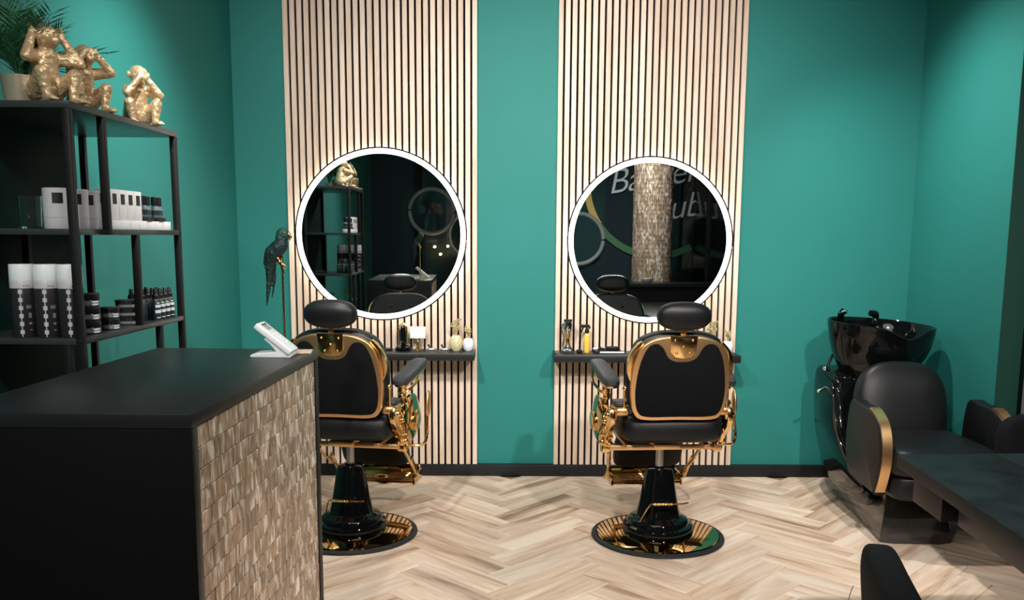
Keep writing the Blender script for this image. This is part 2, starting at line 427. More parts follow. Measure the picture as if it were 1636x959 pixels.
# ------------------------------------------------------------------ LED mirrors
def led_mirror(x, z, rad, label):
    Rm = rot('X', 90)
    r = thing('led_mirror', label, 'mirror', (x, WALL_Y - .030, z), 0, 'round LED mirrors on the slat panels')
    finish('back_box', lathe(B(), [(rad - .055, 0), (rad - .055, .022)], seg=96, R=Rm), m_blackm, r)
    bm = B(); n = 96
    ra, rb, y0, y1 = rad - .024, rad - .054, -.004, -.021
    bm2 = []
    for k in range(n):
        a = 2 * pi * k / n
        bm2.append([bm.verts.new((q * cos(a), yy, q * sin(a))) for q, yy in ((rb, y0), (ra, y0), (ra, y1), (rb, y1))])
    for k in range(n):
        A, D = bm2[k], bm2[(k + 1) % n]
        for j in range(4): bm.faces.new((A[j], A[(j + 1) % 4], D[(j + 1) % 4], D[j]))
    finish('led_strip', bm, m_ledback, r)
    finish('mirror_glass', lathe(B(), [(rad - .037, .022), (rad - .037, .0275)], seg=128, R=Rm), m_mirror, r)
    bm = B(); prof = ((rad - .007, -.022), (rad - .007, -.030), (rad - .037, -.030), (rad - .037, -.022)); rg = []
    for k in range(128):
        a = 2 * pi * k / 128
        rg.append([bm.verts.new((q * cos(a), yy, q * sin(a))) for q, yy in prof])
    for k in range(128):
        A, D = rg[k], rg[(k + 1) % 128]
        for j in range(4): bm.faces.new((A[j], A[(j + 1) % 4], D[(j + 1) % 4], D[j]))
    finish('led_ring', bm, m_led, r)
    bm = B(); tube(bm, [((rad - .003) * cos(2 * pi * k / 128), -.027, (rad - .003) * sin(2 * pi * k / 128)) for k in range(128)], .005, 6, closed=True)
    finish('rim', bm, m_blackm, r)
led_mirror(-.735, 1.462, .503, 'round mirror with glowing white rim on the left oak slat panel')
led_mirror(.845, 1.435, .488, 'round mirror with glowing white rim on the right oak slat panel')

# ------------------------------------------------------------------ wall shelves
def wall_shelf(x0, x1, z, label):
    r = thing('wall_shelf', label, 'shelf', ((x0 + x1) / 2, WALL_Y - .030, z), 0, 'black floating shelves under the mirrors')
    h = (x1 - x0) / 2
    finish('shelf_board', box(B(), (-h, -.214, -.043), (h, 0, 0)), m_black, r, bevel=.003)
wall_shelf(-1.270, -.182, .786, 'black floating shelf under the left round mirror')
wall_shelf(.280, 1.362, .779, 'black floating shelf under the right round mirror')

# ------------------------------------------------------------------ barber chairs
def back_outline():
    half = [(0, 0), (.15, .0), (.200, .025), (.220, .09), (.226, .19), (.214, .28), (.178, .352), (.10, .388), (0, .392)]
    return half + [(-x, z) for x, z in half[-2:0:-1]]
def panel_outline():
    half = [(0, .018), (.14, .018), (.186, .038), (.203, .10), (.203, .18), (.188, .275), (.158, .345), (.122, .362), (.092, .345), (.066, .300), (.035, .281), (0, .278)]
    return half + [(-x, z) for x, z in half[-2:0:-1]]
def barber_chair(label, loc, rz):
    t = thing('barber_chair', label, 'barber chair', loc, rz, 'black and gold barber chairs')
    finish('base_plate', lathe(B(), [(.300, .010), (.296, .022), (.26, .030), (.20, .036), (.15, .042)], seg=96), m_basegold, t)
    finish('base_rim', lathe(B(), [(.318, 0), (.323, .004), (.321, .012), (.312, .016), (.301, .017), (.300, 0)], seg=96), m_rubber, t)
    finish('base_flange', lathe(B(), [(.172, .036), (.174, .060), (.168, .070), (.150, .076), (.147, .092), (.138, .102), (.118, .108), (.108, .118)], seg=64), m_gloss, t)
    bm = B(); lathe(bm, [(.112, .10), (.098, .15), (.088, .20), (.074, .28), (.066, .33), (.060, .345), (.045, .350)], seg=48, sx=1.02, sy=1.0)
    col = finish('column', bm, m_gloss, t)
    finish('column_collar', lathe(B(), [(.026, .348), (.026, .358)], seg=24), m_gloss, col)
    finish('piston', tube(B(), [(0, 0, .34), (0, 0, .475)], .019, 20), m_steel, t)
    # pump pedal
    bm = B(); tube(bm, spline([(-.105, -.085, .10), (-.075, -.125, .19), (-.05, -.14, .205), (0, -.145, .205), (.08, -.145, .207), (.11, -.14, .21)], 5, False), .0045, 8)
    pd = finish('pump_pedal', bm, m_gold, t)
    bm = B()
    for k in range(7): lathe(bm, [(.006, -.006), (.008, 0), (.006, .006)], (-.05 + k * .013, -.145, .206), 10, rot('Y', 90))
    finish('pedal_grip', bm, m_gold, pd)
    # under-seat frame
    bm = box(B(), (-.265, -.112, .462), (.275, -.088, .484)); box(bm, (-.06, -.14, .475), (.06, .14, .495))
    box(bm, (-.2, -.17, .484), (-.17, .2, .50)); box(bm, (.17, -.17, .484), (.2, .2, .50))
    finish('seat_frame', bm, m_goldrough, t, bevel=.003)
    bm = B(); pillow(bm, (0.02, .03, .572), (.48, .50, .135), .42, .32); finish('seat', bm, m_leather, t)
    for s in (-1, 1): finish('seat_bolster', pillow(B(), (s * .200 + .02, -.02, .625), (.08, .34, .08), .7, .5), m_leather, t)
    # backrest, leaning back (towards local -y)
    lean = rot('X', -9); O = Vector((.02, -.215, .635))
    def place(pts, y): return [lean.inverted() @ Vector((x, y, z)) + O for x, z in pts]
    lean = rot('X', 9)
    def place(pts, y): return [lean @ Vector((x, y, z)) + O for x, z in pts]
    sp = lambda P: [(v.x, v.y) for v in spline([(x, z, 0) for x, z in P], 5)]
    yv = lean @ Vector((0, 1, 0))
    bm = prism(B(), place(sp(back_outline()), -.022), yv * .030)
    fr = finish('back_frame', bm, m_goldrough, t, bevel=.004, bseg=3)
    bm = prism(B(), place(sp(panel_outline()), -.030), yv * .012)
    finish('back_panel', bm, m_fabric, t, bevel=.003)
    # front cushion with its gold edge
    big = [(x * 1.05, .01 + z * 1.0) for x, z in back_outline()]
    bm = prism(B(), place(sp(big), .012), yv * .075)
    cu = finish('back_cushion', bm, m_leather, t, bevel=.022, bseg=4)
    bm = B()
    for xx in (-.07, .07):
        for zz in (.30, .19, .09): ball(bm, place([(xx, zz)], .088)[0], .012, 2)
    finish('cushion_button', bm, m_leather, cu)
    for s in (-1, 1):
        w_ = [(s * x, z) for x, z in ((.205, .16), (.236, .20), (.243, .27), (.222, .325), (.185, .365), (.178, .35), (.208, .31), (.218, .25))]
        finish('shoulder_wing', prism(B(), place([(v.x, v.y) for v in spline([(x, z, 0) for x, z in w_], 4)], -.004), yv * .03), m_gold, t, bevel=.003)
    # bracket plate carrying the headrest
    pl = [(-.062, .400), (.062, .400), (.058, .325), (.035, .300), (0, .294), (-.035, .300), (-.058, .325)]
    bp = finish('headrest_bracket', prism(B(), place(pl, -.028), yv * .01), m_gold, t, bevel=.003)
    for (sx_, sz_) in ((-.04, .38), (.04, .38), (-.03, .32), (.03, .32), (0, .35)):
        bm = B(); ball(bm, place([(sx_, sz_)], -.029)[0], .006, 2); finish('screw', bm, m_gold, bp)
    bm = B(); box(bm, (-.012, -.004, 0), (.012, .004, .10))
    for v in bm.verts: v.co = lean @ (v.co + Vector((0, -.006, .36))) + O
    finish('headrest_post', bm, m_gold, t)
    hc = place([(0, .483)], .005)[0]
    bm = B(); pillow(bm, hc, (.245, .105, .128), .82, .75, lean); finish('headrest', bm, m_leather, t)
    # arms
    for s in (-1, 1):
        R = rot('Z', s * -5) @ rot('X', 11)
        c = Vector((s * .288 + .012, 0.02, .815))
        bm = B(); pillow(bm, c, (.082, .34, .042), .5, .42, R, 28, 12); finish('armrest', bm, m_leather_grey, t)
        bm = B(); pillow(bm, c + Vector((0, 0, -.020)), (.070, .30, .022), .4, .4, R)
        fa = finish('armrest_bracket', bm, m_gold, t)
        bm = B(); tube(bm, spline([(s * .285, -.06, .775), (s * .280, -.05, .74), (s * .272, -.03, .72), (s * .275, -.02, .69), (s * .268, 0, .65)], 6, False), [.016] * 4 + [.020] * 4 + [.012] * 4 + [.018] * 4 + [.014] * 9, 12)
        ball(bm, (s * .280, -.045, .735), .021); ball(bm, (s * .272, -.03, .705), .018)
        finish('arm_post', bm, m_gold, t)
        bm = B(); tube(bm, spline([(s * .315, .10, .82), (s * .325, .06, .77), (s * .305, 0, .735), (s * .285, -.02, .72)], 6, False), .007, 8)
        finish('scroll', bm, m_gold, fa)
        # small side pad
        bm = B(); pillow(bm, (s * .245 + .012, -.14, .698), (.065, .10, .024), .5, .6); finish('elbow_pad', bm, m_leather_grey, t)
        bm = B(); pillow(bm, (s * .240 + .012, -.14, .664), (.075, .13, .05), .6, .5); finish('elbow_bracket', bm, m_goldrough, t)
        # side shield (domed oval) and boss
        bm = B(); lathe(bm, [(.118, -.006), (.118, .006), (.10, .016), (.06, .024), (.02, .026)], (s * .292, .05, .585), 40, Matrix.Rotation(s * pi / 2, 3, 'Y') , sx=.98, sy=1.25)
        sh = finish('side_shield', bm, m_basegold, t)
        bm = B(); lathe(bm, [(.05, .0), (.052, .012), (.045, .018), (.02, .022)], (s * .312, .05, .575), 32, Matrix.Rotation(s * pi / 2, 3, 'Y'), sx=1, sy=1.3)
        finish('shield_boss', bm, m_gold, sh)
        # cast side frame
        side = [(-.20, .68), (-.15, .66), (-.08, .63), (.0, .66), (.10, .64), (.16, .56), (.12, .47), (.02, .45), (-.06, .47), (-.10, .52), (-.17, .57), (-.21, .62)]
        pts = [Vector((s * .262, v.x, v.y)) for v in spline([(a, b_, 0) for a, b_ in side], 4)]
        finish('side_frame', prism(B(), pts, (s * .026, 0, 0)), m_gold, t, bevel=.005)
        for (yy, zz, rr) in ((-.17, .645, .017), (-.10, .60, .013), (-.07, .535, .017), (-.13, .575, .011), (-.05, .49, .018), (-.03, .66, .016)):
            bm = B(); caps(bm, (s * .292, yy, zz), rr, (s * .262, yy - .02, zz - .01), rr * .8, 3)
            finish('side_ornament', bm, m_gold, t)
        bm = B(); pillow(bm, (s * .27, -.02, .455), (.05, .06, .05), .5, .5); finish('frame_joint', bm, m_gold, t)
        # footrest link
        bm = B(); tube(bm, [(s * .232 - .0, .05, .47), (s * .222 + .01, .22, .33), (s * .190 + .028, .45, .175)], .008, 8)
        ball(bm, (s * .232, .05, .45), .018); ball(bm, (s * .190 + .028, .44, .19), .014); obox(bm, (s * .215 + .02, .33, .26), (.008, .022, .20), rot('X', 45))
        finish('footrest_link', bm, m_gold, t)
        # back hinge stud
        bm = B(); ball(bm, (s * .240 + .02, -.20, .775), .013); tube(bm, [(s * .240 + .02, -.20, .775), (s * .24 + .02, -.19, .66)], .006, 8); finish('hinge_stud', bm, m_gold, t)
    # calf pad and foot plate
    bm = B(); pillow(bm, (0.02, .34, .350), (.36, .05, .20), .4, .25, rot('X', 24)); finish('calf_pad', bm, m_leather, t)
    bm = box(B(), (-.155, .38, .155), (.215, .52, .165))
    for k in range(5): tube(bm, [(-.155, .385 + k * .03, .176), (.215, .385 + k * .03, .176)], .007, 8)
    box(bm, (-.155, .515, .15), (.215, .525, .225)); box(bm, (-.163, .375, .15), (-.151, .525, .205)); box(bm, (.210, .375, .15), (.222, .525, .205))
    finish('foot_plate', bm, m_basegold, t, bevel=.002)
    bm = B(); pillow(bm, (.04, .375, .190), (.075, .03, .02), .8, .8); pillow(bm, (.04, .43, .146), (.09, .06, .025), .8, .8); finish('foot_plate_emblem', bm, m_gold, t)
    # recline lever on the right-hand side
    bm = B(); tube(bm, spline([(.265, .00, .462), (.33, .00, .458), (.365, .01, .465), (.378, .02, .50), (.376, .04, .57), (.372, .05, .62)], 6, False), .0075, 8)
    lv = finish('recline_lever', bm, m_gold, t)
    bm = B(); pillow(bm, (.378, .055, .655), (.022, .05, .13), .9, .9, rot('X', -8)); finish('lever_grip', bm, m_goldrough, lv)
    return t
barber_chair('black and gold barber chair in front of the right round mirror, seen whole', (.750, 4.24, 0), radians(4))
barber_chair('black and gold barber chair partly hidden by the reception desk, before the left mirror', (-.757, 4.27, 0), radians(-9))

# ------------------------------------------------------------------ reception desk
DT = 1.08
dk = thing('reception_desk', 'black reception desk with a mother of pearl tiled side and flat top', 'desk', (-.93, 2.44, 0))
def dl(x, y, z=0): return Vector((x + .93, y - 2.44, z))
NR, FR, FL, NL = (-.674, 1.888), (-.633, 2.996), (-1.178, 3.013), (-1.225, 1.893)
bm = prism(B(), [dl(*p, DT - .032) for p in (NR, FR, FL, NL)], (0, 0, .032)); finish('desk_top', bm, m_black, dk, bevel=.002)
def inn(k):  # inset corners
    return [(NR[0] - k, NR[1] + k), (FR[0] - k, FR[1] - k), (FL[0] + k, FL[1] - k), (NL[0] + k, NL[1] + k)]
i0 = inn(.002)
def wallp(name, a, b, th, z0, z1, m, bev=.0015):
    a, b = Vector((*a, 0)), Vector((*b, 0)); d = (b - a).normalized(); nn = Vector((-d.y, d.x, 0)) * th
    pts = [a, b, b + nn, a + nn]
    return finish(name, prism(B(), [dl(p.x, p.y, z0) for p in pts], (0, 0, z1 - z0)), m, dk, bevel=bev)
nr, fr_, fl, nl = inn(.001)
uu = (Vector(fr_) - Vector(nr)).normalized()
def al(t): return (nr[0] + uu.x * t, nr[1] + uu.y * t)
LEN = (Vector(fr_) - Vector(nr)).length
wallp('end_panel', nl, nr, .03, 0, DT - .033, m_deskend)
wallp('edge_post', al(0), al(.036), .03, 0, DT - .033, m_black)
wallp('edge_post', al(LEN - .036), al(LEN), .03, 0, DT - .033, m_black)
nrm = Vector((-uu.y, uu.x))
def off(p, k): return (p[0] + nrm.x * k, p[1] + nrm.y * k)
wallp('tile_backer', off(al(.036), .012), off(al(LEN - .036), .012), .018, .05, DT - .033, m_glossbrown)
wallp('plinth', al(.036), al(LEN - .036), .02, 0, .05, m_black)
wallp('end_panel', fr_, fl, .03, 0, DT - .033, m_blackm)
wallp('end_panel', fl, nl, .03, 0, DT - .033, m_blackm)
# tiles
TW, TH = .068, .050
def tile_mesh():
    bm = B(); box(bm, (-TW / 2 + .0006, -.003, -TH / 2 + .0006), (TW / 2 - .0006, .004, TH / 2 - .0006))
    es = [e for e in bm.edges if all(v.co.y < -.002 for v in e.verts)]
    bmesh.ops.bevel(bm, geom=es, offset=.0018, segments=1, affect='EDGES')
    me = bpy.data.meshes.new('tile'); bm.to_mesh(me); bm.free(); me.materials.append(m_shell); return me
tm = tile_mesh(); ang = math.atan2(uu.y, uu.x); tiles = []
T0, T1 = .040, LEN - .040
rows = int((DT - .033 - .05) / TH)
for j in range(rows + 1):
    z = DT - .036 - TH * (j + .5)
    if z < .07: break
    x = T0 + TW / 2 - (TW / 2 if j % 2 else 0)
    k = 0
    if j % 2: tiles.append((T0 + TW / 4, z, .5)); x += TW
    while x <= T1 - TW / 2 + .0001:
        tiles.append((x, z, 1)); x += TW
    rem = T1 - (x - TW / 2)
    if rem > .004: tiles.append((T1 - rem / 2, z, rem / TW))
tiles.sort(key=lambda q: -q[1])
def tile_tf(t, z):
    p = off(al(t), .007 + random.uniform(0, .0008))
    return Matrix.Translation(dl(p[0], p[1], z)) @ Matrix.Rotation(ang, 4, 'Z') @ Matrix.Rotation(radians(random.uniform(-.9, .9)), 4, 'Z') @ Matrix.Rotation(radians(random.uniform(-.8, .8)), 4, 'X')
for t, z, wf_ in tiles[:300]:
    o = bpy.data.objects.new('tile', tm); C.objects.link(o); o.parent = dk; o.matrix_local = tile_tf(t, z) @ Matrix.Diagonal((wf_, 1, 1, 1))
bm = B()
for t, z, wf_ in tiles[300:]:
    M_ = tile_tf(t, z) @ Matrix.Diagonal((wf_, 1, 1, 1)); r = bmesh.ops.create_cube(bm, size=1)
    for v in r['verts']: v.co = M_ @ Vector((v.co.x * (TW - .0012), v.co.y * .006, v.co.z * (TH - .0012)))
o = finish('lower_tiles', bm, m_shell, dk, smooth=False); o['kind'] = 'stuff'

# card terminal on the desk
ct = thing('card_terminal', 'white card payment terminal on the back corner of the desk', 'card terminal', (-.728, 2.815, DT), radians(0)); ct.scale = (.93, .93, .93)
side = [(-.075, 0), (.060, 0), (.062, .012), (.020, .046), (-.020, .070), (-.030, .062), (-.010, .046), (.012, .020), (-.06, .014), (-.078, .008)]
bm = prism(B(), [(a, -.042, b_) for a, b_ in side], (0, .084, 0)); finish('stand', bm, m_white, ct, bevel=.003)
Rt = rot('Y', 39)
bm = B(); obox(bm, (.002, 0, .062), (.150, .096, .021), Rt); body = finish('body', bm, m_white, ct, bevel=.005, bseg=3)
bm = B(); obox(bm, Vector((.002, 0, .062)) + Rt @ Vector((-.046, 0, .0108)), (.024, .046, .002), Rt); finish('screen', bm, m_screen, body)
bm = B(); obox(bm, Vector((.002, 0, .062)) + Rt @ Vector((-.061, 0, .0108)), (.005, .050, .002), Rt); finish('screen_bezel', bm, m_blacklabel, body)
for i in range(4):
    for j in range(3):
        bm = B(); obox(bm, Vector((.002, 0, .062)) + Rt @ Vector((-.012 + i * .015, (j - 1) * .024, .0108)), (.009, .013, .002), Rt); finish('key', bm, m_whitecard, body)
tag(finish('paper_card', obox(B(), (-.660, 2.908, DT + .003), (.05, .085, .004), rot('Z', 8)), m_card, bevel=.001), 'flat beige card lying beside the card terminal on the desk', 'card')

# parrot figurine on a gold stand
pr = thing('parrot_figurine', 'dark green parrot figurine perched on a thin gold stand', 'figurine', (-.733, 2.954, DT)); pr.scale = (.93, .93, .93)
finish('stand_base', lathe(B(), [(.045, 0), (.045, .005), (.01, .009)], seg=32), m_gold, pr)
finish('stand_rod', tube(B(), [(0, 0, .005), (-.001, 0, .335)], .0042, 10), m_gold, pr)
bm = B()
caps(bm, (-.006, 0, .372), .028, (-.032, 0, .345), .031)
caps(bm, (-.032, 0, .345), .031, (-.050, .0, .312), .018)
caps(bm, (-.002, 0, .375), .023, (.006, 0, .405), .019)
for s in (-1, 1): caps(bm, (-.015, s * .018, .365), .014, (-.056, s * .012, .295), .006)
caps(bm, (-.044, 0, .32), .018, (-.050, 0, .24), .010); caps(bm, (-.050, 0, .24), .010, (-.060, 0, .160), .003)
caps(bm, (-.034, .01, .315), .010, (-.034, .012, .24), .006); caps(bm, (-.034, .012, .24), .006, (-.044, .014, .19), .003)
organic('body', bm, m_parrot, pr, .0028, .0012)
bm = B(); ball(bm, (.004, 0, .412), .0235, 3, (1, .9, 1)); ball(bm, (-.002, 0, .398), .022, 2)
hd = organic('head', bm, m_parrothead, pr, .003, .0008)
bm = B(); caps(bm, (.022, 0, .412), .009, (.030, 0, .402), .007); caps(bm, (.030, 0, .402), .006, (.028, 0, .390), .003); organic('beak', bm, m_gold, hd, .002)
bm = B(); ball(bm, (.014, -.019, .417), .004); finish('eye', bm, m_gold, hd)
bm = B()
for s in (-1, 1):
    caps(bm, (-.016, s * .010, .328), .009, (-.006, s * .010, .312), .007)
    for q in (-1, 0, 1): caps(bm, (-.006, s * .010 + q * .005, .315), .0045, (.006, s * .008 + q * .006, .290), .003)
organic('claws', bm, m_gold, pr, .002)
bm = B(); caps(bm, (-.02, 0, .322), .007, (.008, 0, .300), .006); caps(bm, (-.004, 0, .31), .007, (.002, 0, .272), .005); organic('perch', bm, m_gold, pr, .002)

# ------------------------------------------------------------------ display rack
RX, RYN = -1.257, 2.65
ru = Vector((.0257, .9997, 0)); rv = Vector((-.9997, .0257, 0)); RL, RD = .80, .365
rk = thing('display_rack', 'tall black metal display rack with open shelves against the left wall', 'shelf rack', (RX, RYN, 0))
def rp(a, b, z=0): return ru * a + rv * b + Vector((0, 0, z))
def rw(a, b, z=0): return Vector((RX, RYN, 0)) + rp(a, b, z)
def rslab(name, a0, a1, b0, b1, z0, z1, m=m_blackm, bev=.0015):
    return finish(name, prism(B(), [rp(a0, b0, z0), rp(a1, b0, z0), rp(a1, b1, z0), rp(a0, b1, z0)], (0, 0, z1 - z0)), m, rk, bevel=bev)
ZT, ZM, ZB, ZL = 1.839, 1.475, 1.151, .60
P_ = .022
m_shelfboard = mat('dark_shelf_board', (.03, .035, .037), .28)
rslab('shelf_board', 0, RL, 0, RD, ZT - .020, ZT, m_shelfboard)
rslab('shelf_board', .21, RL, 0, RD, ZM - .018, ZM, m_shelfboard)
rslab('shelf_board', 0, RL, 0, RD, ZB - .018, ZB, m_shelfboard)
rslab('shelf_board', 0, RL, 0, RD, ZL - .018, ZL, m_shelfboard)
rslab('shelf_board', 0, .21, .02, RD, ZM - .018, ZM, m_shelfboard)
for (a, b_, z0, z1) in ((0, 0, 0, ZT - .02), (RL - P_, 0, 0, ZT - .02), (0, RD - P_, 0, ZT - .02), (RL - P_, RD - P_, 0, ZT - .02),
                        (.21, 0, ZM - .018, ZT - .02), (.41, 0, ZB, ZM - .018), (.57, 0, ZL, ZB - .018), (.25, .285, ZB, ZM - .018), (0, .04, ZL, ZB - .018)):
    rslab('upright', a, a + P_, b_, b_ + P_, z0, z1)
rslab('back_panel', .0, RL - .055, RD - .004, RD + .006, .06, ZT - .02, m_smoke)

# ---- three monkey figurines
def monkey(name_label, loc, rz, sc, pose, lean=0):
    t = thing('monkey_figurine', name_label, 'figurine', loc, rz, 'gold monkey figurines on top of the rack')
    bm = B(); S = lambda *p: Vector(p) * sc
    def cp(a, ra, b, rb): caps(bm, S(*a), ra * sc, S(*b), rb * sc)
    # local -y... faces +x ; seated
    cp((-.030, 0, .045), .046, (-.022, 0, .085), .042); cp((-.022, 0, .085), .042, (-.008 + lean * .4, 0, .135), .036)
    cp((-.008 + lean * .4, 0, .135), .034, (.004 + lean, 0, .160), .022)
    h = Vector((.014 + lean, 0, .192))
    ball(bm, S(*h), .034 * sc, 3); ball(bm, S(h.x - .010, 0, h.z + .008), .031 * sc, 2)
    cp((h.x + .020, 0, h.z - .010), .018, (h.x + .038, 0, h.z - .013), .013)       # muzzle
    cp((h.x + .026, -.014, h.z + .012), .008, (h.x + .026, .014, h.z + .012), .008)  # brow
    for s in (-1, 1):
        ball(bm, S(h.x - .004, s * .036, h.z + .002), .012 * sc, 2, (.6, .8, 1.1))
        k = s * .050
        cp((-.02, s * .030, .040), .027, (.050, k, .085), .021); cp((.050, k, .085), .020, (.052, s * .040, .018), .013)
        cp((.048, s * .040, .012), .012, (.088, s * .046, .010), .010)
        for q in (-1, 0, 1): cp((.088, s * .046 + q * .008, .010), .006, (.103, s * .048 + q * .010, .007), .004)
        sh = (-.006 + lean * .5, s * .036, .138)
        if pose == 'ears': el, ha = (.030, s * .082, .125), (h.x + .002, s * .044, h.z + .006)
        elif pose == 'eyes': el, ha = (.052, s * .070, .140), (h.x + .034, s * .016, h.z + .006)
        else: el, ha = (.060, s * .060, .118), (h.x + .046, s * .012, h.z - .014)
        cp(sh, .021, el, .016); cp(el, .016, ha, .011)
        hv = Vector(ha); fd = Vector((-.012, s * .002, .026)) if pose == 'ears' else Vector((-.003, -s * .026, .008))
        ball(bm, S(*hv), .013 * sc, 2)
        sd = Vector((.8, 0, .3)) if pose == 'ears' else Vector((0, 0, 1))
        for q in (-1.5, -.5, .5, 1.5):
            st = hv + sd * q * .0062; cp(tuple(st), .0052, tuple(st + fd), .0036)
        cp(tuple(hv), .005, tuple(hv + Vector((.006, s * .004, .016))), .004)
    cp((-.055, 0, .02), .010, (-.03, .05, .012), .007)
    organic('body', bm, m_statue, t, .0042 * sc, .0021 * sc, 3)
    bm = B(); ball(bm, S(h.x + .030, -.011, h.z + .004), .005 * sc, 1); ball(bm, S(h.x + .030, .011, h.z + .004), .005 * sc, 1)
    if pose != 'eyes': finish('eyes', bm, m_goldrough, t)
    else: bm.free()
    return t
monkey('largest gold monkey figurine, hands over its ears, nearest on the rack top', (-1.362, 2.762, ZT), radians(-32), 1.02, 'ears', -.012)
monkey('middle gold monkey figurine with hands over its eyes on the rack top', (-1.345, 2.955, ZT), radians(-38), .93, 'eyes')
monkey('gold monkey figurine at the far end of the rack top, hands on its mouth', (-1.315, 3.305, ZT), radians(-50), .93, 'mouth')

# ---- palms
def palm(label, loc, nfr, L, potr, poth, spread, seed):
    rnd = random.Random(seed)
    t = thing('potted_palm', label, 'plant', loc)
    pt = finish('pot', lathe(B(), [(potr * .82, 0), (potr * .86, .01), (potr, poth), (potr * .9, poth), (potr * .88, poth - .02)], seg=36), m_pot, t)
    for k in range(nfr):
        az = 2 * pi * k / nfr + rnd.uniform(-.3, .3); el = rnd.uniform(.15, 1) * spread; ln = L * rnd.uniform(.75, 1.1)
        bm = B(); pts = []
        for i in range(13):
            s = i / 12; a = el * (.35 + s * 1.1)
            pts.append(Vector((cos(az) * sin(a) * ln * s, sin(az) * sin(a) * ln * s, poth * .8 + ln * s * cos(a))))
        tube(bm, pts, [.0022 - .0015 * i / 12 for i in range(13)], 5)
        for i in range(3, 13):
            for fr2 in (0, .5):
                if i == 12 and fr2: continue
                p = pts[i] if not fr2 else (pts[i] + pts[min(i + 1, 12)]) / 2
                d = (pts[i] - pts[i - 1]).normalized(); sd = d.cross(Vector((0, 0, 1)));
                if sd.length < .1: sd = Vector((1, 0, 0))
                sd.normalize(); ll = .085 * (1 - abs(i / 12 - .5) * .8) * L / .25
                for s in (-1, 1):
                    tip = p + (d * .75 + sd * s * .8 + Vector((0, 0, rnd.uniform(-.1, .15)))).normalized() * ll
                    mid = p.lerp(tip, .45); nn = d * .0042
                    a_, b2, c2, d2 = bm.verts.new(p), bm.verts.new(mid + nn), bm.verts.new(tip), bm.verts.new(mid - nn + Vector((0, 0, .0015)))
                    bm.faces.new((a_, b2, c2, d2))
        for v in bm.verts: v.co.x = max(v.co.x, lwx(loc[1] + v.co.y) + .012 - loc[0] + .1 * (v.co.z - .1) * (v.co.x < -.1) * 0)
        finish('frond', bm, m_leaf, t)
    return t
palm('green feathery palm in a champagne pot at the left end of the rack top', (-1.455, 2.77, ZT), 15, .21, .050, .085, .70, 3)
palm('small green palm standing behind the gold monkeys on the rack top', (-1.50, 2.90, ZT), 16, .30, .030, .05, .75, 9)
# leafy pot plant on the low shelf at the left edge
lp = thing('leafy_plant', 'broad-leaved green plant on the low shelf behind the desk', 'plant', (-1.47, 2.76, ZL))
finish('pot', lathe(B(), [(.05, 0), (.065, .11), (.058, .11), (.055, .10)], seg=32), m_white, lp)
for k in range(12):
    az = k * 2.4; bm = B(); el = .5 + .35 * (k % 3); ln = .20 + .03 * (k % 4)
    d = Vector((cos(az) * sin(el), sin(az) * sin(el), cos(el))); sd = d.cross(Vector((0, 0, 1))).normalized()
    b0 = Vector((0, 0, .10)); st = b0 + d * ln; tube(bm, [b0, st], .002, 5)
    vv = []
    for i in range(9):
        s = i / 8; c_ = st + d * (.10 * s) + Vector((0, 0, -.05 * s * s)); w_ = .035 * sin(pi * min(.98, s * .95 + .03))
        vv.append([bm.verts.new(c_ + sd * w_), bm.verts.new(c_ + Vector((0, 0, -.004))), bm.verts.new(c_ - sd * w_)])
    for i in range(8):
        for j in range(2): bm.faces.new((vv[i][j], vv[i + 1][j], vv[i + 1][j + 1], vv[i][j + 1]))
    for v in bm.verts: v.co.x = max(v.co.x, -1.605 + 1.47)
    finish('leaf', bm, m_leafb, lp)

# ---- middle shelf goods
def W(o, p): o.location = p; return o
g = thing('drinking_glass', 'clear ribbed drinking glass on the middle rack shelf, leftmost item', 'glass', rw(.035, .150, ZM))
bm = B(); n_ = 32; prof = [(.030, 0), (.033, .095), (.0305, .095), (.0275, .006)]
lathe(bm, prof, seg=32); finish('bowl', bm, m_glass, g)
def jar(label, p, r, h, group):
    t = thing('cosmetic_jar', label, 'jar', p, 0, group)
    finish('jar_body', lathe(B(), [(r * .97, 0), (r, .002), (r, h * .26), (r * .97, h * .265)], seg=40), m_greywhite, t)
    ld = finish('lid', lathe(B(), [(r * .96, h * .262), (r, h * .275), (r, h * .985), (r * .95, h)], seg=40), m_greywhite, t)
    bm = B(); a0 = radians(-60)
    vs_ = []
    for i in range(7):
        a = a0 + (i - 3) * .13
        vs_.append((bm.verts.new((r * 1.008 * cos(a), r * 1.008 * sin(a), h * .62)), bm.verts.new((r * 1.008 * cos(a), r * 1.008 * sin(a), h * .88))))
    for i in range(6): bm.faces.new((vs_[i][0], vs_[i + 1][0], vs_[i + 1][1], vs_[i][1]))
    finish('label_patch', bm, m_blacklabel, t)
for k, (a, b_, r, lb) in enumerate(((.055, .080, .038, 'white cosmetic jar with black label beside the drinking glass'), (.140, .066, .036, 'white cosmetic jar with black label, second of three on the middle shelf'), (.222, .070, .037, 'white cosmetic jar with black label, beside the white boxes'))):
    jar(lb, rw(a, b_, ZM), r, .119, 'white jars on the middle shelf')
def carton(label, p, s, lab, group):
    t = thing('carton', label, 'box', p, math.atan2(ru.y, ru.x) - pi / 2, group)
    finish('box_body', box(B(), (-s[0] / 2, -s[1] / 2, 0), (s[0] / 2, s[1] / 2, s[2])), m_whitecard, t, bevel=.001)
    if lab: finish('label_patch', box(B(), (s[0] / 2, -s[1] * .26, s[2] * .52), (s[0] / 2 + .0008, s[1] * .26, s[2] * .86)), m_blacklabel, t); finish('label_patch', box(B(), (-s[0] * .2, -s[1] / 2 - .0008, s[2] * .52), (s[0] * .2, -s[1] / 2, s[2] * .86)), m_blacklabel, t)
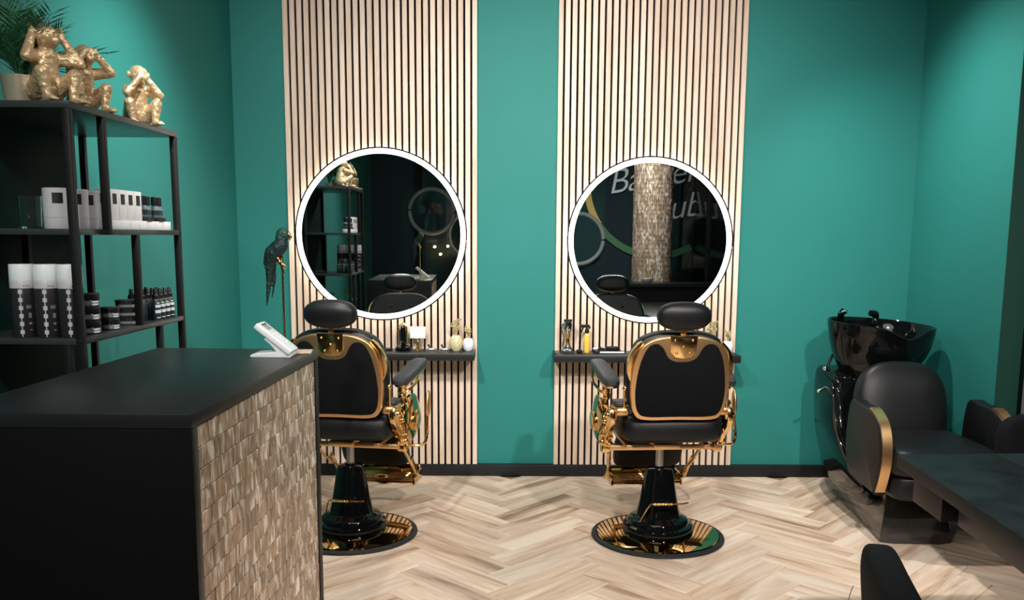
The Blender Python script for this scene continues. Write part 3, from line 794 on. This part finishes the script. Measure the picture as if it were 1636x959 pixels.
ords = ('first', 'second', 'third', 'fourth', 'fifth', 'sixth', 'seventh')
for k in range(7):
    carton('low white box under the upright boxes and bottles, %s from the jars' % ords[k], rw(.300 + k * .068, .045, ZM), (.058, .065, .030), False, 'low white boxes on the middle shelf')
for k in range(4):
    carton('upright white box with black label, %s from the jars' % ords[k], rw(.298 + k * .058, .045, ZM + .0305), (.054, .055, .098), True, 'upright white boxes on the middle shelf')
def serum(label, p):
    t = thing('serum_bottle', label, 'bottle', p, 0, 'small bottles on white boxes')
    finish('bottle_stand', box(B(), (-.019, -.019, 0), (.019, .019, .012)), m_blacklabel, t)
    finish('bottle_glass', lathe(B(), [(.015, .012), (.0165, .016), (.0165, .042), (.011, .050), (.010, .054)], seg=24), m_clearb, t)
    finish('bottle_label', lathe(B(), [(.0168, .02), (.0168, .036)], seg=24), m_bottle, t)
    finish('cap', lathe(B(), [(.0135, .052), (.0140, .054), (.0140, .078), (.012, .080)], seg=24), m_blacklabel, t)
    return t
for k in range(4):
    serum('small clear bottle with black cap, %s past the upright boxes' % ords[k], rw(.555 + k * .050, .035 + .014 * (k % 2), ZM + .0305)).scale = (1.1, 1.1, 1.1)

# ---- bottom shelf goods
def hairspray(label, p):
    t = thing('spray_can', label, 'spray can', p, 0, 'tall black and white spray cans on the lower shelf')
    finish('can_body', lathe(B(), [(.033, 0), (.035, .004), (.035, .148), (.034, .150)], seg=40), mat('can_black', (.022, .020, .024), .3), t)
    finish('shoulder_band', lathe(B(), [(.0352, .148), (.0352, .170), (.034, .172)], seg=40), m_greywhite, t)
    finish('cap', lathe(B(), [(.0345, .171), (.0350, .173), (.0345, .216), (.033, .219)], seg=40), m_white, t)
    # white chain print down the side facing the room
    def patch(z0, z1, a0, a1):
        vs_ = []
        for i in range(5):
            a = radians(a0 + (a1 - a0) * i / 4); vs_.append((bm.verts.new((.0354 * cos(a), .0354 * sin(a), z0)), bm.verts.new((.0354 * cos(a), .0354 * sin(a), z1))))
        for i in range(4): bm.faces.new((vs_[i][0], vs_[i + 1][0], vs_[i + 1][1], vs_[i][1]))
    bm = B(); patch(.004, .146, -78, -73)
    for k in range(6): patch(.012 + k * .024, .024 + k * .024, -85, -66)
    finish('chain_print', bm, m_greywhite, t)
    bm = B(); patch(.088, .098, -52, -28); finish('label_patch', bm, m_steel, t)
    bm = B(); patch(.060, .075, -44, -30); patch(.040, .047, -44, -30); patch(.022, .026, -42, -30); finish('label_patch', bm, m_shadegrey, t)
    bm = B()
    for k in range(4): patch(.1525, .1575, -60 + k * 9, -55 + k * 9)
    finish('band_print', bm, m_shadegrey, t)
for k, (a, b_, lb) in enumerate(((.045, .195, 'black spray can with white cap and chain print, leftmost of three'), (.045, .122, 'black spray can with white cap and chain print, middle of three'), (.045, .050, 'black spray can with white cap and chain print, rightmost of three beside the upright'))):
    hairspray(lb, rw(a, b_, ZB))
def tub(label, p, r, h, patch_m, group):
    t = thing('pomade_tub', label, 'tub', p, 0, group)
    finish('tub_body', lathe(B(), [(r * .95, 0), (r, .003), (r, h * .52), (r * .98, h * .54)], seg=40), m_bottle, t)
    finish('lid', lathe(B(), [(r * 1.01, h * .54), (r * 1.03, h * .56), (r * 1.03, h * .97), (r * .98, h)], seg=40), m_blacklabel, t)
    finish('label_band', lathe(B(), [(r * 1.004, h * .16), (r * 1.004, h * .46)], seg=40), m_shadegrey, t)
    bm = B(); q = []
    for z0, z1 in ((.14, .26), (.34, .46)):
        vs_ = []
        for i in range(5):
            a = radians(-46 + i * 10); vs_.append((bm.verts.new((r * 1.012 * cos(a), r * 1.012 * sin(a), h * z0)), bm.verts.new((r * 1.012 * cos(a), r * 1.012 * sin(a), h * z1))))
        for i in range(4): bm.faces.new((vs_[i][0], vs_[i + 1][0], vs_[i + 1][1], vs_[i][1]))
    finish('label_patch', bm, patch_m, t)
pos3 = ('bottom', 'middle', 'top')
for k in range(3): tub('black pomade tub beside the spray cans, %s of the stack of three' % pos3[k], rw(.135, .045, ZB + k * .0425), .033, .042, m_white, 'black tubs stacked in three')
for k in range(2): tub('black pomade tub in the middle stack of two, %s one' % ('lower', 'upper')[k], rw(.262, .038, ZB + k * .0375), .028, .037, m_white, 'black tubs stacked in two')
for k in range(3): tub('flat black tub with yellow label behind the thin upright, %s of its stack' % pos3[k], rw(.445, .062, ZB + k * .0285), .038, .028, m_yellow, 'yellow labelled tubs')
def dropper(label, p, white):
    t = thing('beard_oil_bottle', label, 'bottle', p, 0, 'black dropper bottles on the lower shelf')
    finish('bottle_glass', lathe(B(), [(.0150, 0), (.0165, .003), (.0165, .062), (.012, .070), (.010, .074)], seg=24), m_bottle, t)
    finish('neck_band', lathe(B(), [(.0115, .072), (.0115, .076)], seg=20), m_steel, t)
    finish('cap', lathe(B(), [(.0115, .076), (.0115, .090), (.0075, .093), (.0065, .110), (.004, .113)], seg=20), m_blacklabel, t)
    if white:
        bm = B()
        for z0, z1, a0, a1 in ((.046, .056, -75, 5), (.026, .037, -78, 8), (.008, .011, -60, -5), (.060, .064, -50, -20)):
            vs_ = []
            for i in range(7):
                a = radians(a0 + (a1 - a0) * i / 6); vs_.append((bm.verts.new((.0168 * cos(a), .0168 * sin(a), z0)), bm.verts.new((.0168 * cos(a), .0168 * sin(a), z1))))
            for i in range(6): bm.faces.new((vs_[i][0], vs_[i + 1][0], vs_[i + 1][1], vs_[i][1]))
        finish('label_patch', bm, m_white, t)
for j in range(3):
    for k in range(4):
        dropper('black dropper bottle, %s from the yellow tubs in the %s row' % (ords[k], ('front', 'middle', 'rear')[j]), rw(.585 + k * .042 + (.0 if j else .018), .030 + j * .040, ZB), j == 0)

# ------------------------------------------------------------------ things on the wall shelves
LS, RS = .786, .779
t = thing('shaver_tray', 'small flat black case on the left shelf beside the trimmer stand', 'case', (-.706, 5.25, LS))
finish('case', pillow(B(), (0, 0, .006), (.07, .05, .012), .3, .5), m_blackm, t); finish('case_lid', pillow(B(), (0, 0, .013), (.05, .035, .004), .5, .6), m_bottle, t)
def trimmer_stand(name, label, loc, dome):
    t = thing(name, label, 'trimmer', loc)
    if dome:
        finish('stand_base', lathe(B(), [(.040, 0), (.048, .006), (.046, .020), (.028, .030), (.015, .034)], seg=40), m_gloss, t)
        finish('trimmer_body', pillow(B(), (0, 0, .088), (.034, .028, .118), .6, .8), m_gloss, t)
        bm = B(); tube(bm, spline([(-.022, -.004, .03), (-.022, -.004, .10), (-.020, -.004, .14), (0, -.004, .160), (.020, -.004, .14), (.022, -.004, .10), (.020, -.004, .03)], 5, False), .0052, 8)
        finish('gold_loop', bm, m_gold, t)
        finish('light_stud', ball(B(), (-.006, -.016, .052), .006), m_chrome, t)
    else:
        bm = B(); lathe(bm, [(.042, 0), (.042, .010), (.033, .030), (.022, .040)], seg=4, R=rot('Z', 45)); finish('stand_base', bm, m_bottle, t, bevel=.003)
        finish('grip', lathe(B(), [(.020, .035), (.014, .06), (.012, .085), (.018, .105), (.020, .11)], seg=24), m_gold, t)
        finish('trimmer_body', lathe(B(), [(.015, .105), (.026, .13), (.029, .165), (.027, .182)], seg=28), m_chrome, t)
        finish('blade', box(B(), (-.024, -.01, .180), (.024, .01, .196)), m_blackm, t)
        finish('side_guard', tube(B(), spline([(-.03, 0, .17), (-.036, 0, .13), (-.022, 0, .09), (-.03, 0, .03)], 5, False), .004, 8), m_gold, t)
    return t
trimmer_stand('hair_trimmer', 'black and gold trimmer on a round black base, left shelf', (-.607, 5.255, LS), True)
trimmer_stand('hair_clipper', 'gold and chrome hair clipper standing on the right shelf', (.365, 5.25, RS), False)
t = thing('sign_holder', 'small white sign held up by a gold figure on the left shelf', 'sign', (-.520, 5.25, LS))
finish('sign_board', box(B(), (-.046, -.006, .072), (.046, .006, .142)), m_white, t, bevel=.003)
bm = B(); caps(bm, (-.008, 0, .006), .006, (-.002, 0, .04), .007); caps(bm, (.010, 0, .006), .006, (.002, 0, .04), .007); caps(bm, (0, 0, .035), .009, (0, 0, .055), .008); ball(bm, (0, 0, .068), .010); caps(bm, (-.012, 0, .003), .004, (.014, 0, .003), .004)
organic('figure', bm, m_gold, t, .002)
for k, x in enumerate((-.440, -.362)):
    t = thing('hair_clip', 'small black clip on the left shelf, %s' % ('nearer the white sign', 'nearer the pineapple vase')[k], 'clip', (x, 5.25, LS), 0, 'small clips on the left shelf')
    finish('jaw', pillow(B(), (0, 0, .008), (.05, .03, .016), .6, .5), m_steel, t); finish('arm', tube(B(), [(-.005, 0, .012), (-.02, 0, .035), (-.012, 0, .037)], .005, 8), m_blackm, t)
def flowers(t, z, r, n, h, seed, lean=(0, 0)):
    rnd = random.Random(seed); bm = B()
    for k in range(n):
        a = rnd.uniform(0, 2 * pi); q = rnd.uniform(.1, 1) * r; hh = h * rnd.uniform(.45, 1)
        p = Vector((cos(a) * q + lean[0] * hh / h, sin(a) * q * .7 + lean[1], z + hh)); tube(bm, [(0, 0, z - .01), p.lerp(Vector((0, 0, z)), .4), p], .0012, 4)
        for j in range(5): ball(bm, p + Vector((rnd.uniform(-.008, .008), rnd.uniform(-.008, .008), rnd.uniform(-.012, .008))), rnd.uniform(.003, .0055), 1)
    finish('dried_flowers', bm, m_dried, t)
def pine_vase(label, loc):
    t = thing('pineapple_vase', label, 'vase', loc)
    finish('vase_body', lathe(B(), [(.024, 0), (.033, .012), (.040, .035), (.040, .055), (.032, .078), (.022, .090), (.018, .090)], seg=40), m_cream, t)
    bm = B()
    for s in (-1, 1):
        for k in range(12):
            pts = []
            for i in range(9):
                q = i / 8; z = .012 + q * .068; r = .0335 + .0075 * sin(pi * (q * .86 + .12)) - .003 * q; a = 2 * pi * k / 12 + s * q * 1.5
                rr = {0: .0335, 1: .0365, 2: .0395, 3: .0405, 4: .0408, 5: .0400, 6: .0375, 7: .0345, 8: .0305}[i]
                pts.append((rr * cos(a), rr * sin(a), z))
            tube(bm, pts, .0014, 4)
    finish('lattice', bm, m_dried, t); flowers(t, .088, .028, 16, .095, 4)
pine_vase('cream pineapple-patterned vase with dried flowers on the left shelf', (-.294, 5.26, LS))
pine_vase('cream pineapple-patterned vase with dried flowers on the right shelf behind the chair', (1.225, 5.27, RS))
def round_vase(label, loc):
    t = thing('round_vase', label, 'vase', loc)
    finish('vase_body', lathe(B(), [(.018, 0), (.028, .010), (.033, .035), (.032, .055), (.024, .072), (.018, .075)], seg=40), m_bluewhite, t)
    flowers(t, .074, .030, 12, .062, 8, (-.01, 0))
round_vase('small white round vase with dried flowers at the end of the left shelf', (-.222, 5.245, LS))
round_vase('small white round vase with dried flowers at the end of the right shelf', (1.305, 5.22, RS))
t = thing('spray_bottle', 'amber spray bottle with black trigger on the right shelf', 'spray bottle', (.478, 5.25, RS))
finish('bottle', lathe(B(), [(.017, 0), (.019, .004), (.019, .095), (.013, .112), (.011, .115)], seg=28), m_amber, t)
bm = lathe(B(), [(.012, .113), (.012, .135), (.008, .145)], seg=20); box(bm, (-.045, -.009, .148), (.014, .009, .166)); box(bm, (.010, -.007, .140), (.020, .007, .158))
finish('spray_head', bm, m_blackm, t, bevel=.003)
finish('trigger', tube(B(), spline([(-.020, 0, .150), (-.030, 0, .135), (-.036, 0, .118), (-.044, 0, .110)], 4, False), .005, 8), m_blackm, t)
t = thing('hair_clamp', 'small black clamp on the right shelf beside the spray bottle', 'clip', (.432, 5.23, RS))
finish('jaw', pillow(B(), (0, 0, .010), (.035, .03, .02), .6, .5), m_blackm, t); finish('arm', tube(B(), [(0, 0, .01), (.004, 0, .04), (.0, 0, .045)], .006, 8), m_blackm, t)
t = thing('tool_tray', 'flat black tray with pale edges on the right shelf', 'tray', (.605, 5.245, RS))
bm = box(B(), (-.085, -.06, 0), (.085, .06, .006)); finish('tray_base', bm, m_blackm, t)
for a, b_ in (((-.055, -.062, .006), (.085, -.056, .014)), ((-.085, .056, .014), (.07, .062, .022))): finish('tray_edge', box(B(), a, b_), m_white, t)
finish('tray_insert', box(B(), (-.085, -.055, .006), (.075, .058, .014)), m_blackm, t)
tag(finish('hair_brush', pillow(B(), (.630, 5.25, RS + .026), (.085, .03, .022), .4, .5), m_blackm), 'black hair brush lying on the flat tray, right shelf', 'brush')
bm = B(); pillow(bm, (.565, 5.25, RS + .022), (.045, .02, .014), .6, .6); caps(bm, (.562, 5.25, RS + .024), .006, (.556, 5.25, RS + .036), .005)
tag(organic('shaving_brush', bm, m_blackm, None, .003), 'small black brush lying left of the hair brush on the tray', 'brush')

# ------------------------------------------------------------------ hair-wash unit
wu = thing('wash_unit', 'black hair-wash chair with tilting basin and gold-edged arms in the corner', 'wash chair', (2.02, 4.55, 0))
def wl(x, y, z): return Vector((x - 2.02, y - 4.55, z))
def loft(bm, rings, cap=True):
    V = [[bm.verts.new(p) for p in r] for r in rings]; n = len(V[0])
    for i in range(len(V) - 1):
        for k in range(n): bm.faces.new((V[i][k], V[i][(k + 1) % n], V[i + 1][(k + 1) % n], V[i + 1][k]))
    if cap: bm.faces.new(V[0][::-1]); bm.faces.new(V[-1])
    return bm
def poly(z, k=0, f=0):
    return [wl(1.90 + k, 5.04, z), wl(1.815 + k, 4.16 + f, z), wl(1.87 + k, 4.135 + f, z), wl(2.09 - k, 4.125 + f, z), wl(2.16 - k, 4.15 + f, z), wl(2.25 - k, 4.34 + f, z), wl(2.27 - k, 5.04, z)]
finish('pedestal', loft(B(), [poly(0), poly(.012), poly(.15, .022, .02), poly(.34, .04, .05)]), m_glossbrown, wu, bevel=.006)
# curved rear shell
sh = spline([(5.13, .72, 0), (4.86, .72, 0), (4.80, .62, 0), (4.70, .42, 0), (4.50, .27, 0), (4.28, .20, 0), (4.34, .13, 0), (4.6, .11, 0), (4.85, .14, 0), (5.05, .30, 0), (5.13, .50, 0)], 5)
finish('rear_shell', prism(B(), [wl(1.80, v.x, v.y) for v in sh], (.48, 0, 0)), m_gloss, wu, bevel=.02, bseg=3)
finish('shell_panel', prism(B(), [wl(1.792, v.x * .9 + .49, v.y * .86 + .06) for v in sh], (.01, 0, 0)), m_gloss, wu, bevel=.004)
# seat
finish('seat', pillow(B(), wl(2.035, 4.22, .43), (.50, .52, .15), .4, .3), m_leather, wu)
finish('seat_base', pillow(B(), wl(2.03, 4.22, .31), (.46, .46, .14), .35, .3), m_leather, wu)
finish('backrest', pillow(B(), wl(2.050, 4.56, .580), (.47, .16, .50), .72, .60, rot('X', -14), 40, 28), m_leather, wu)
ARM = [(4.43, .635), (4.30, .655), (4.17, .645), (4.075, .60), (4.035, .52), (4.03, .43), (4.055, .34), (4.085, .275), (4.12, .265), (4.43, .325)]
def arm(x0, s):
    w_ = .062
    sm_ = [wl(x0, v.x, v.y) for v in spline([(a, b_, 0) for a, b_ in ARM], 4)]
    ar = finish('arm_pad', prism(B(), sm_, (w_, 0, 0)), m_leather, wu, bevel=.010, bseg=3)
    front = spline([(4.20, .655, 0), (4.155, .645, 0), (4.075, .600, 0), (4.034, .52, 0), (4.028, .43, 0), (4.053, .34, 0), (4.083, .275, 0)], 6, False)
    bm = B(); ra, rb = [], []
    for v in front:
        c = Vector((4.2, .45, 0)); d = (v - c).normalized()
        o_ = v + d * .004; i_ = v - d * .004
        ra.append([wl(x0 + .008, o_.x, o_.y), wl(x0 + w_ - .008, o_.x, o_.y), wl(x0 + w_ - .008, i_.x, i_.y), wl(x0 + .008, i_.x, i_.y)])
    loft(bm, ra); finish('gold_strip', bm, m_goldrough, ar)
arm(1.735, 1); arm(2.325, -1)
# basin
bm = B(); rings = []; NA = 64
bc = Vector((2.055, 4.90))
def rimz(a):
    da = (a - radians(-75) + pi) % (2 * pi) - pi
    return .995 + .018 * cos(a - radians(150)) - .055 * math.exp(-(da / .34) ** 2)
def brad(a):
    da = (a - radians(-30) + pi) % (2 * pi) - pi
    return .258 + .022 * math.exp(-(da / .5) ** 2)
levels = [(.40, -.345, 1), (.56, -.31, 1), (.74, -.24, 1), (.88, -.165, 1), (.96, -.09, 1), (.995, -.03, 1), (1.0, -.006, 1), (1.005, .0, 1), (.985, .004, 1), (.955, -.006, 1), (.90, -.05, 1), (.80, -.12, 1), (.60, -.17, 1), (.3, -.20, 1), (.1, -.205, 1)]
for q, dz, _ in levels:
    ring = []
    for k in range(NA):
        a = 2 * pi * k / NA; r = brad(a) * q
        fz = rimz(a) if q > .5 else .99
        t_ = min(1, max(0, (q - .5) / .5)); fz = .99 * (1 - t_) + rimz(a) * t_
        ring.append(wl(bc.x + r * cos(a) * 1.06 - (1 - q) * .03, bc.y + r * sin(a) * .92 + (1 - q) * .04, fz + dz))
    rings.append(ring)
loft(bm, rings); bs = finish('basin', bm, m_gloss, wu)
finish('basin_neck', lathe(B(), [(.085, .60), (.08, .66), (.075, .70)], wl(2.02, 4.94, 0), 32), m_gloss, wu)
bm = B(); tube(bm, [wl(1.90, 5.06, .99), wl(1.895, 5.04, 1.035), wl(1.90, 5.02, 1.05)], .019, 16); finish('mixer_tap', bm, m_gloss, bs)
bm = B(); tube(bm, [wl(1.888, 5.03, 1.038), wl(1.912, 5.00, 1.052)], .013, 12); finish('tap_cap', bm, m_chrome, bs)
bm = B(); tube(bm, spline([wl(2.09, 5.05, .97), wl(2.10, 5.06, 1.01), wl(2.09, 5.04, 1.035), wl(2.055, 5.02, 1.040)], 5, False), .018, 12); finish('shower_head', bm, m_gloss, bs)
bm = B(); tube(bm, [wl(1.870, 4.98, .86), wl(1.835, 4.98, .80), wl(1.80, 4.97, .72)], .008, 8); finish('hose', bm, m_blackm, wu)
finish('hose_fitting', ball(B(), wl(1.79, 4.95, .735), .015), m_chrome, wu)
bm = B(); tube(bm, [wl(1.81, 4.93, .635), wl(1.775, 4.92, .625), wl(1.75, 4.92, .612)], .008, 10); ball(bm, wl(1.75, 4.92, .612), .011); finish('tilt_lever', bm, m_chrome, wu)

# ------------------------------------------------------------------ table at the right
tb = thing('salon_table', 'black work table with scuffed top at the right edge', 'table', (1.9, 2.2, 0))
def tl(x, y, z): return Vector((x - 1.9, y - 2.2, z))
TZ = .76
m_tabletop = mat('scuffed_black_top', (.008, .010, .012), .5, spec=.25, var=.5, vscale=9, bump=.04, bscale=60)
m_tableedge = mat('table_edge', (.013, .012, .011), .45)
finish('table_top', prism(B(), [tl(x, y, TZ - .042) for x, y in ((1.284, 2.855), (1.612, 2.873), (1.50, 1.0), (1.160, 1.0))], (0, 0, .042)), m_tabletop, tb, bevel=.003)
finish('table_top', prism(B(), [tl(x, y, TZ - .042) for x, y in ((1.616, 2.873), (2.20, 2.905), (2.10, 1.0), (1.504, 1.0))], (0, 0, .042)), m_tabletop, tb, bevel=.003)
finish('frame_rail', prism(B(), [tl(x, y, TZ - .125) for x, y in ((1.315, 2.50), (1.345, 2.50), (1.26, 1.1), (1.23, 1.1))], (0, 0, .082)), m_tableedge, tb, bevel=.002)
finish('frame_bracket', prism(B(), [tl(x, y, TZ - .135) for x, y in ((1.310, 2.78), (1.42, 2.79), (1.40, 2.57), (1.298, 2.565))], (0, 0, .092)), m_tableedge, tb, bevel=.002)
finish('frame_rail', prism(B(), [tl(x, y, TZ - .12) for x, y in ((1.42, 2.76), (2.15, 2.80), (2.15, 2.76), (1.42, 2.72))], (0, 0, .077)), m_tableedge, tb, bevel=.002)
for (x, y) in ((1.95, 2.6), (1.95, 1.3)):
    finish('leg', box(B(), tuple(tl(x - .03, y - .03, 0)), tuple(tl(x + .03, y + .03, TZ - .04))), m_blackm, tb, bevel=.003)
# velvet tub chairs
def velvet_chair(label, loc, rz, zt):
    t = thing('velvet_chair', label, 'chair', loc, rz, 'black velvet chairs at the table')
    bm = B(); pillow(bm, (0, 0, 0), (.088, .50, .42), .45, .42, None, 40, 24)
    for v in bm.verts:
        v.co.x += .1 * v.co.y ** 2 - .245 - .12 * (v.co.z); v.co.z += zt - .21
    finish('backrest', bm, m_velvet, t)
    finish('seat', pillow(B(), (.02, 0, .43), (.48, .48, .12), .4, .5), m_velvet, t)
    for sx_ in (-1, 1):
        finish('back_bracket', tube(B(), [(-.12, sx_ * .14, .40), (-.20, sx_ * .14, .38), (-.235, sx_ * .14, zt - .30)], .012, 8), m_blackm, t)
        for sy_ in (-1, 1): finish('leg', tube(B(), [(sx_ * .12, sy_ * .12, .40), (sx_ * .13, sy_ * .13, 0)], [.014, .009], 10), m_blackm, t)
    return t
tc = velvet_chair('black velvet chair in the foreground, its rounded back left of the table', (1.005, 1.578, 0), radians(-14), .833)
q = dup(tc, (2.215, 3.22, 0), radians(-80), 'black velvet chair behind the table at the right edge'); q.scale = (.98, .98, .93)
tag(finish('loose_thread', tube(B(), spline([(.736, 1.80, .735), (.729, 1.80, .71), (.728, 1.80, .685), (.730, 1.80, .655)], 5, False), .0008, 5), m_blackm), 'thin loose thread hanging off the foreground velvet chair', 'thread')

# ------------------------------------------------------------------ seen only in the mirrors
mc = thing('mosaic_column', 'round mother of pearl mosaic column reflected in the right mirror', 'column', (1.74, -.15, 0))
finish('column_core', lathe(B(), [(.225, 0), (.225, CEIL)], seg=40), m_glossbrown, mc)
bm = B(); NT = 30
for j in range(int((CEIL - .05) / .05)):
    for k in range(NT):
        a = 2 * pi * (k + .5 * (j % 2)) / NT + random.uniform(-.01, .01)
        obox(bm, (.229 * cos(a), .229 * sin(a), .04 + j * .05), (.006, .046, .048), Matrix.Rotation(a + random.uniform(-.09, .09), 3, 'Z') @ rot('Y', random.uniform(-5, 5)))
o = finish('mosaic_tiles', bm, m_shell, mc, smooth=False); o['kind'] = 'stuff'
sb = thing('low_counter', 'low black counter in front of the mosaic column, seen in the mirror', 'counter', (1.6, .45, 0))
finish('counter_top', box(B(), (-.45, -.22, .90), (.75, .22, .94)), m_black, sb, bevel=.003); finish('counter_body', box(B(), (-.42, -.2, 0), (.72, .2, .90)), m_blackm, sb)
t = thing('flower_bowl', 'white bowl of dried flowers on the low counter, seen in the mirror', 'vase', (1.60, .45, .94))
finish('bowl', lathe(B(), [(.04, 0), (.07, .03), (.075, .05), (.065, .05)], seg=28), m_white, t); flowers(t, .05, .09, 24, .16, 2)
# lettering and ring sign on the rear glass
def lettering(text, loc, size, label, name):
    cu = bpy.data.curves.new('txt', 'FONT'); cu.body = text; cu.size = size; cu.shear = .35; cu.extrude = .004; cu.space_character = .95; cu.offset = -.004
    o = bpy.data.objects.new('txt', cu); C.objects.link(o); bpy.context.view_layer.update()
    me = bpy.data.meshes.new_from_object(o.evaluated_get(bpy.context.evaluated_depsgraph_get())); bpy.data.objects.remove(o)
    me.materials.clear(); me.materials.append(m_letter)
    q = bpy.data.objects.new(name, me); C.objects.link(q); q.location = loc; q.rotation_euler = (radians(90), radians(-9), 0)
    tag(q, label, 'lettering')
lettering('Barber', (1.38, RY + .03, 2.02), .47, 'white slanted word Barber on the shop window, reflected in the right mirror', 'window_lettering')
lettering('Club', (1.80, RY + .03, 1.62), .47, 'white slanted word Club on the shop window, reflected in the right mirror', 'window_lettering')
def arc(name, a0, a1, m, label):
    bm = B(); rg = []
    for i in range(60):
        a = radians(a0 + (a1 - a0) * i / 59); rg.append([Vector((r * cos(a), yy, r * sin(a))) for r, yy in ((1.0, 0), (1.0, -.006), (.91, -.006), (.91, 0))])
    loft(bm, rg); o = finish(name, bm, m); o.location = (2.05, RY + .012, 2.15); o['label'] = label; o['category'] = 'sign'
arc('ring_emblem', 150, 214, m_ringgold, 'yellow arc of the ring emblem on the shop window, seen in the mirror')
arc('ring_emblem', 214, 300, m_ringgreen, 'green lower arc of the ring emblem on the shop window, seen in the mirror')
def plain_ring(x, y, z, rad, label):  # solid ring standing in for a double reflection in the shop window
    t = thing('reflected_ring', label, 'mirror', (x, y, z)); Rm = rot('X', -90)
    bm = B(); tube(bm, [((rad) * cos(2 * pi * k / 64), 0, rad * sin(2 * pi * k / 64)) for k in range(64)], .028, 8, closed=True); finish('rim', bm, m_ringreflect, t)
    finish('mirror_glass', lathe(B(), [(rad - .01, -.01), (rad - .01, .0)], seg=64, R=Rm), m_clearpane, t)
plain_ring(-1.02, RY + .03, 1.78, .30, 'grey ring standing in for a window reflection, seen in the left mirror')
plain_ring(.98, RY + .06, 1.42, .34, 'pale ring standing in for a window reflection, seen in the right mirror')
for k, (x, z) in enumerate(((-.98, 1.30), (-.80, 1.31), (-.90, 1.20))):
    t = thing('wall_bulb', 'small warm bulb glowing in the dark rear of the room, %s' % ('left one', 'right one', 'lower one')[k], 'lamp', (x, RY + .05, z))
    finish('bulb', ball(B(), (0, 0, 0), .017), m_warm, t); finish('socket', tube(B(), [(0, -.05, 0), (0, -.014, 0)], .010, 10), m_blackm, t)
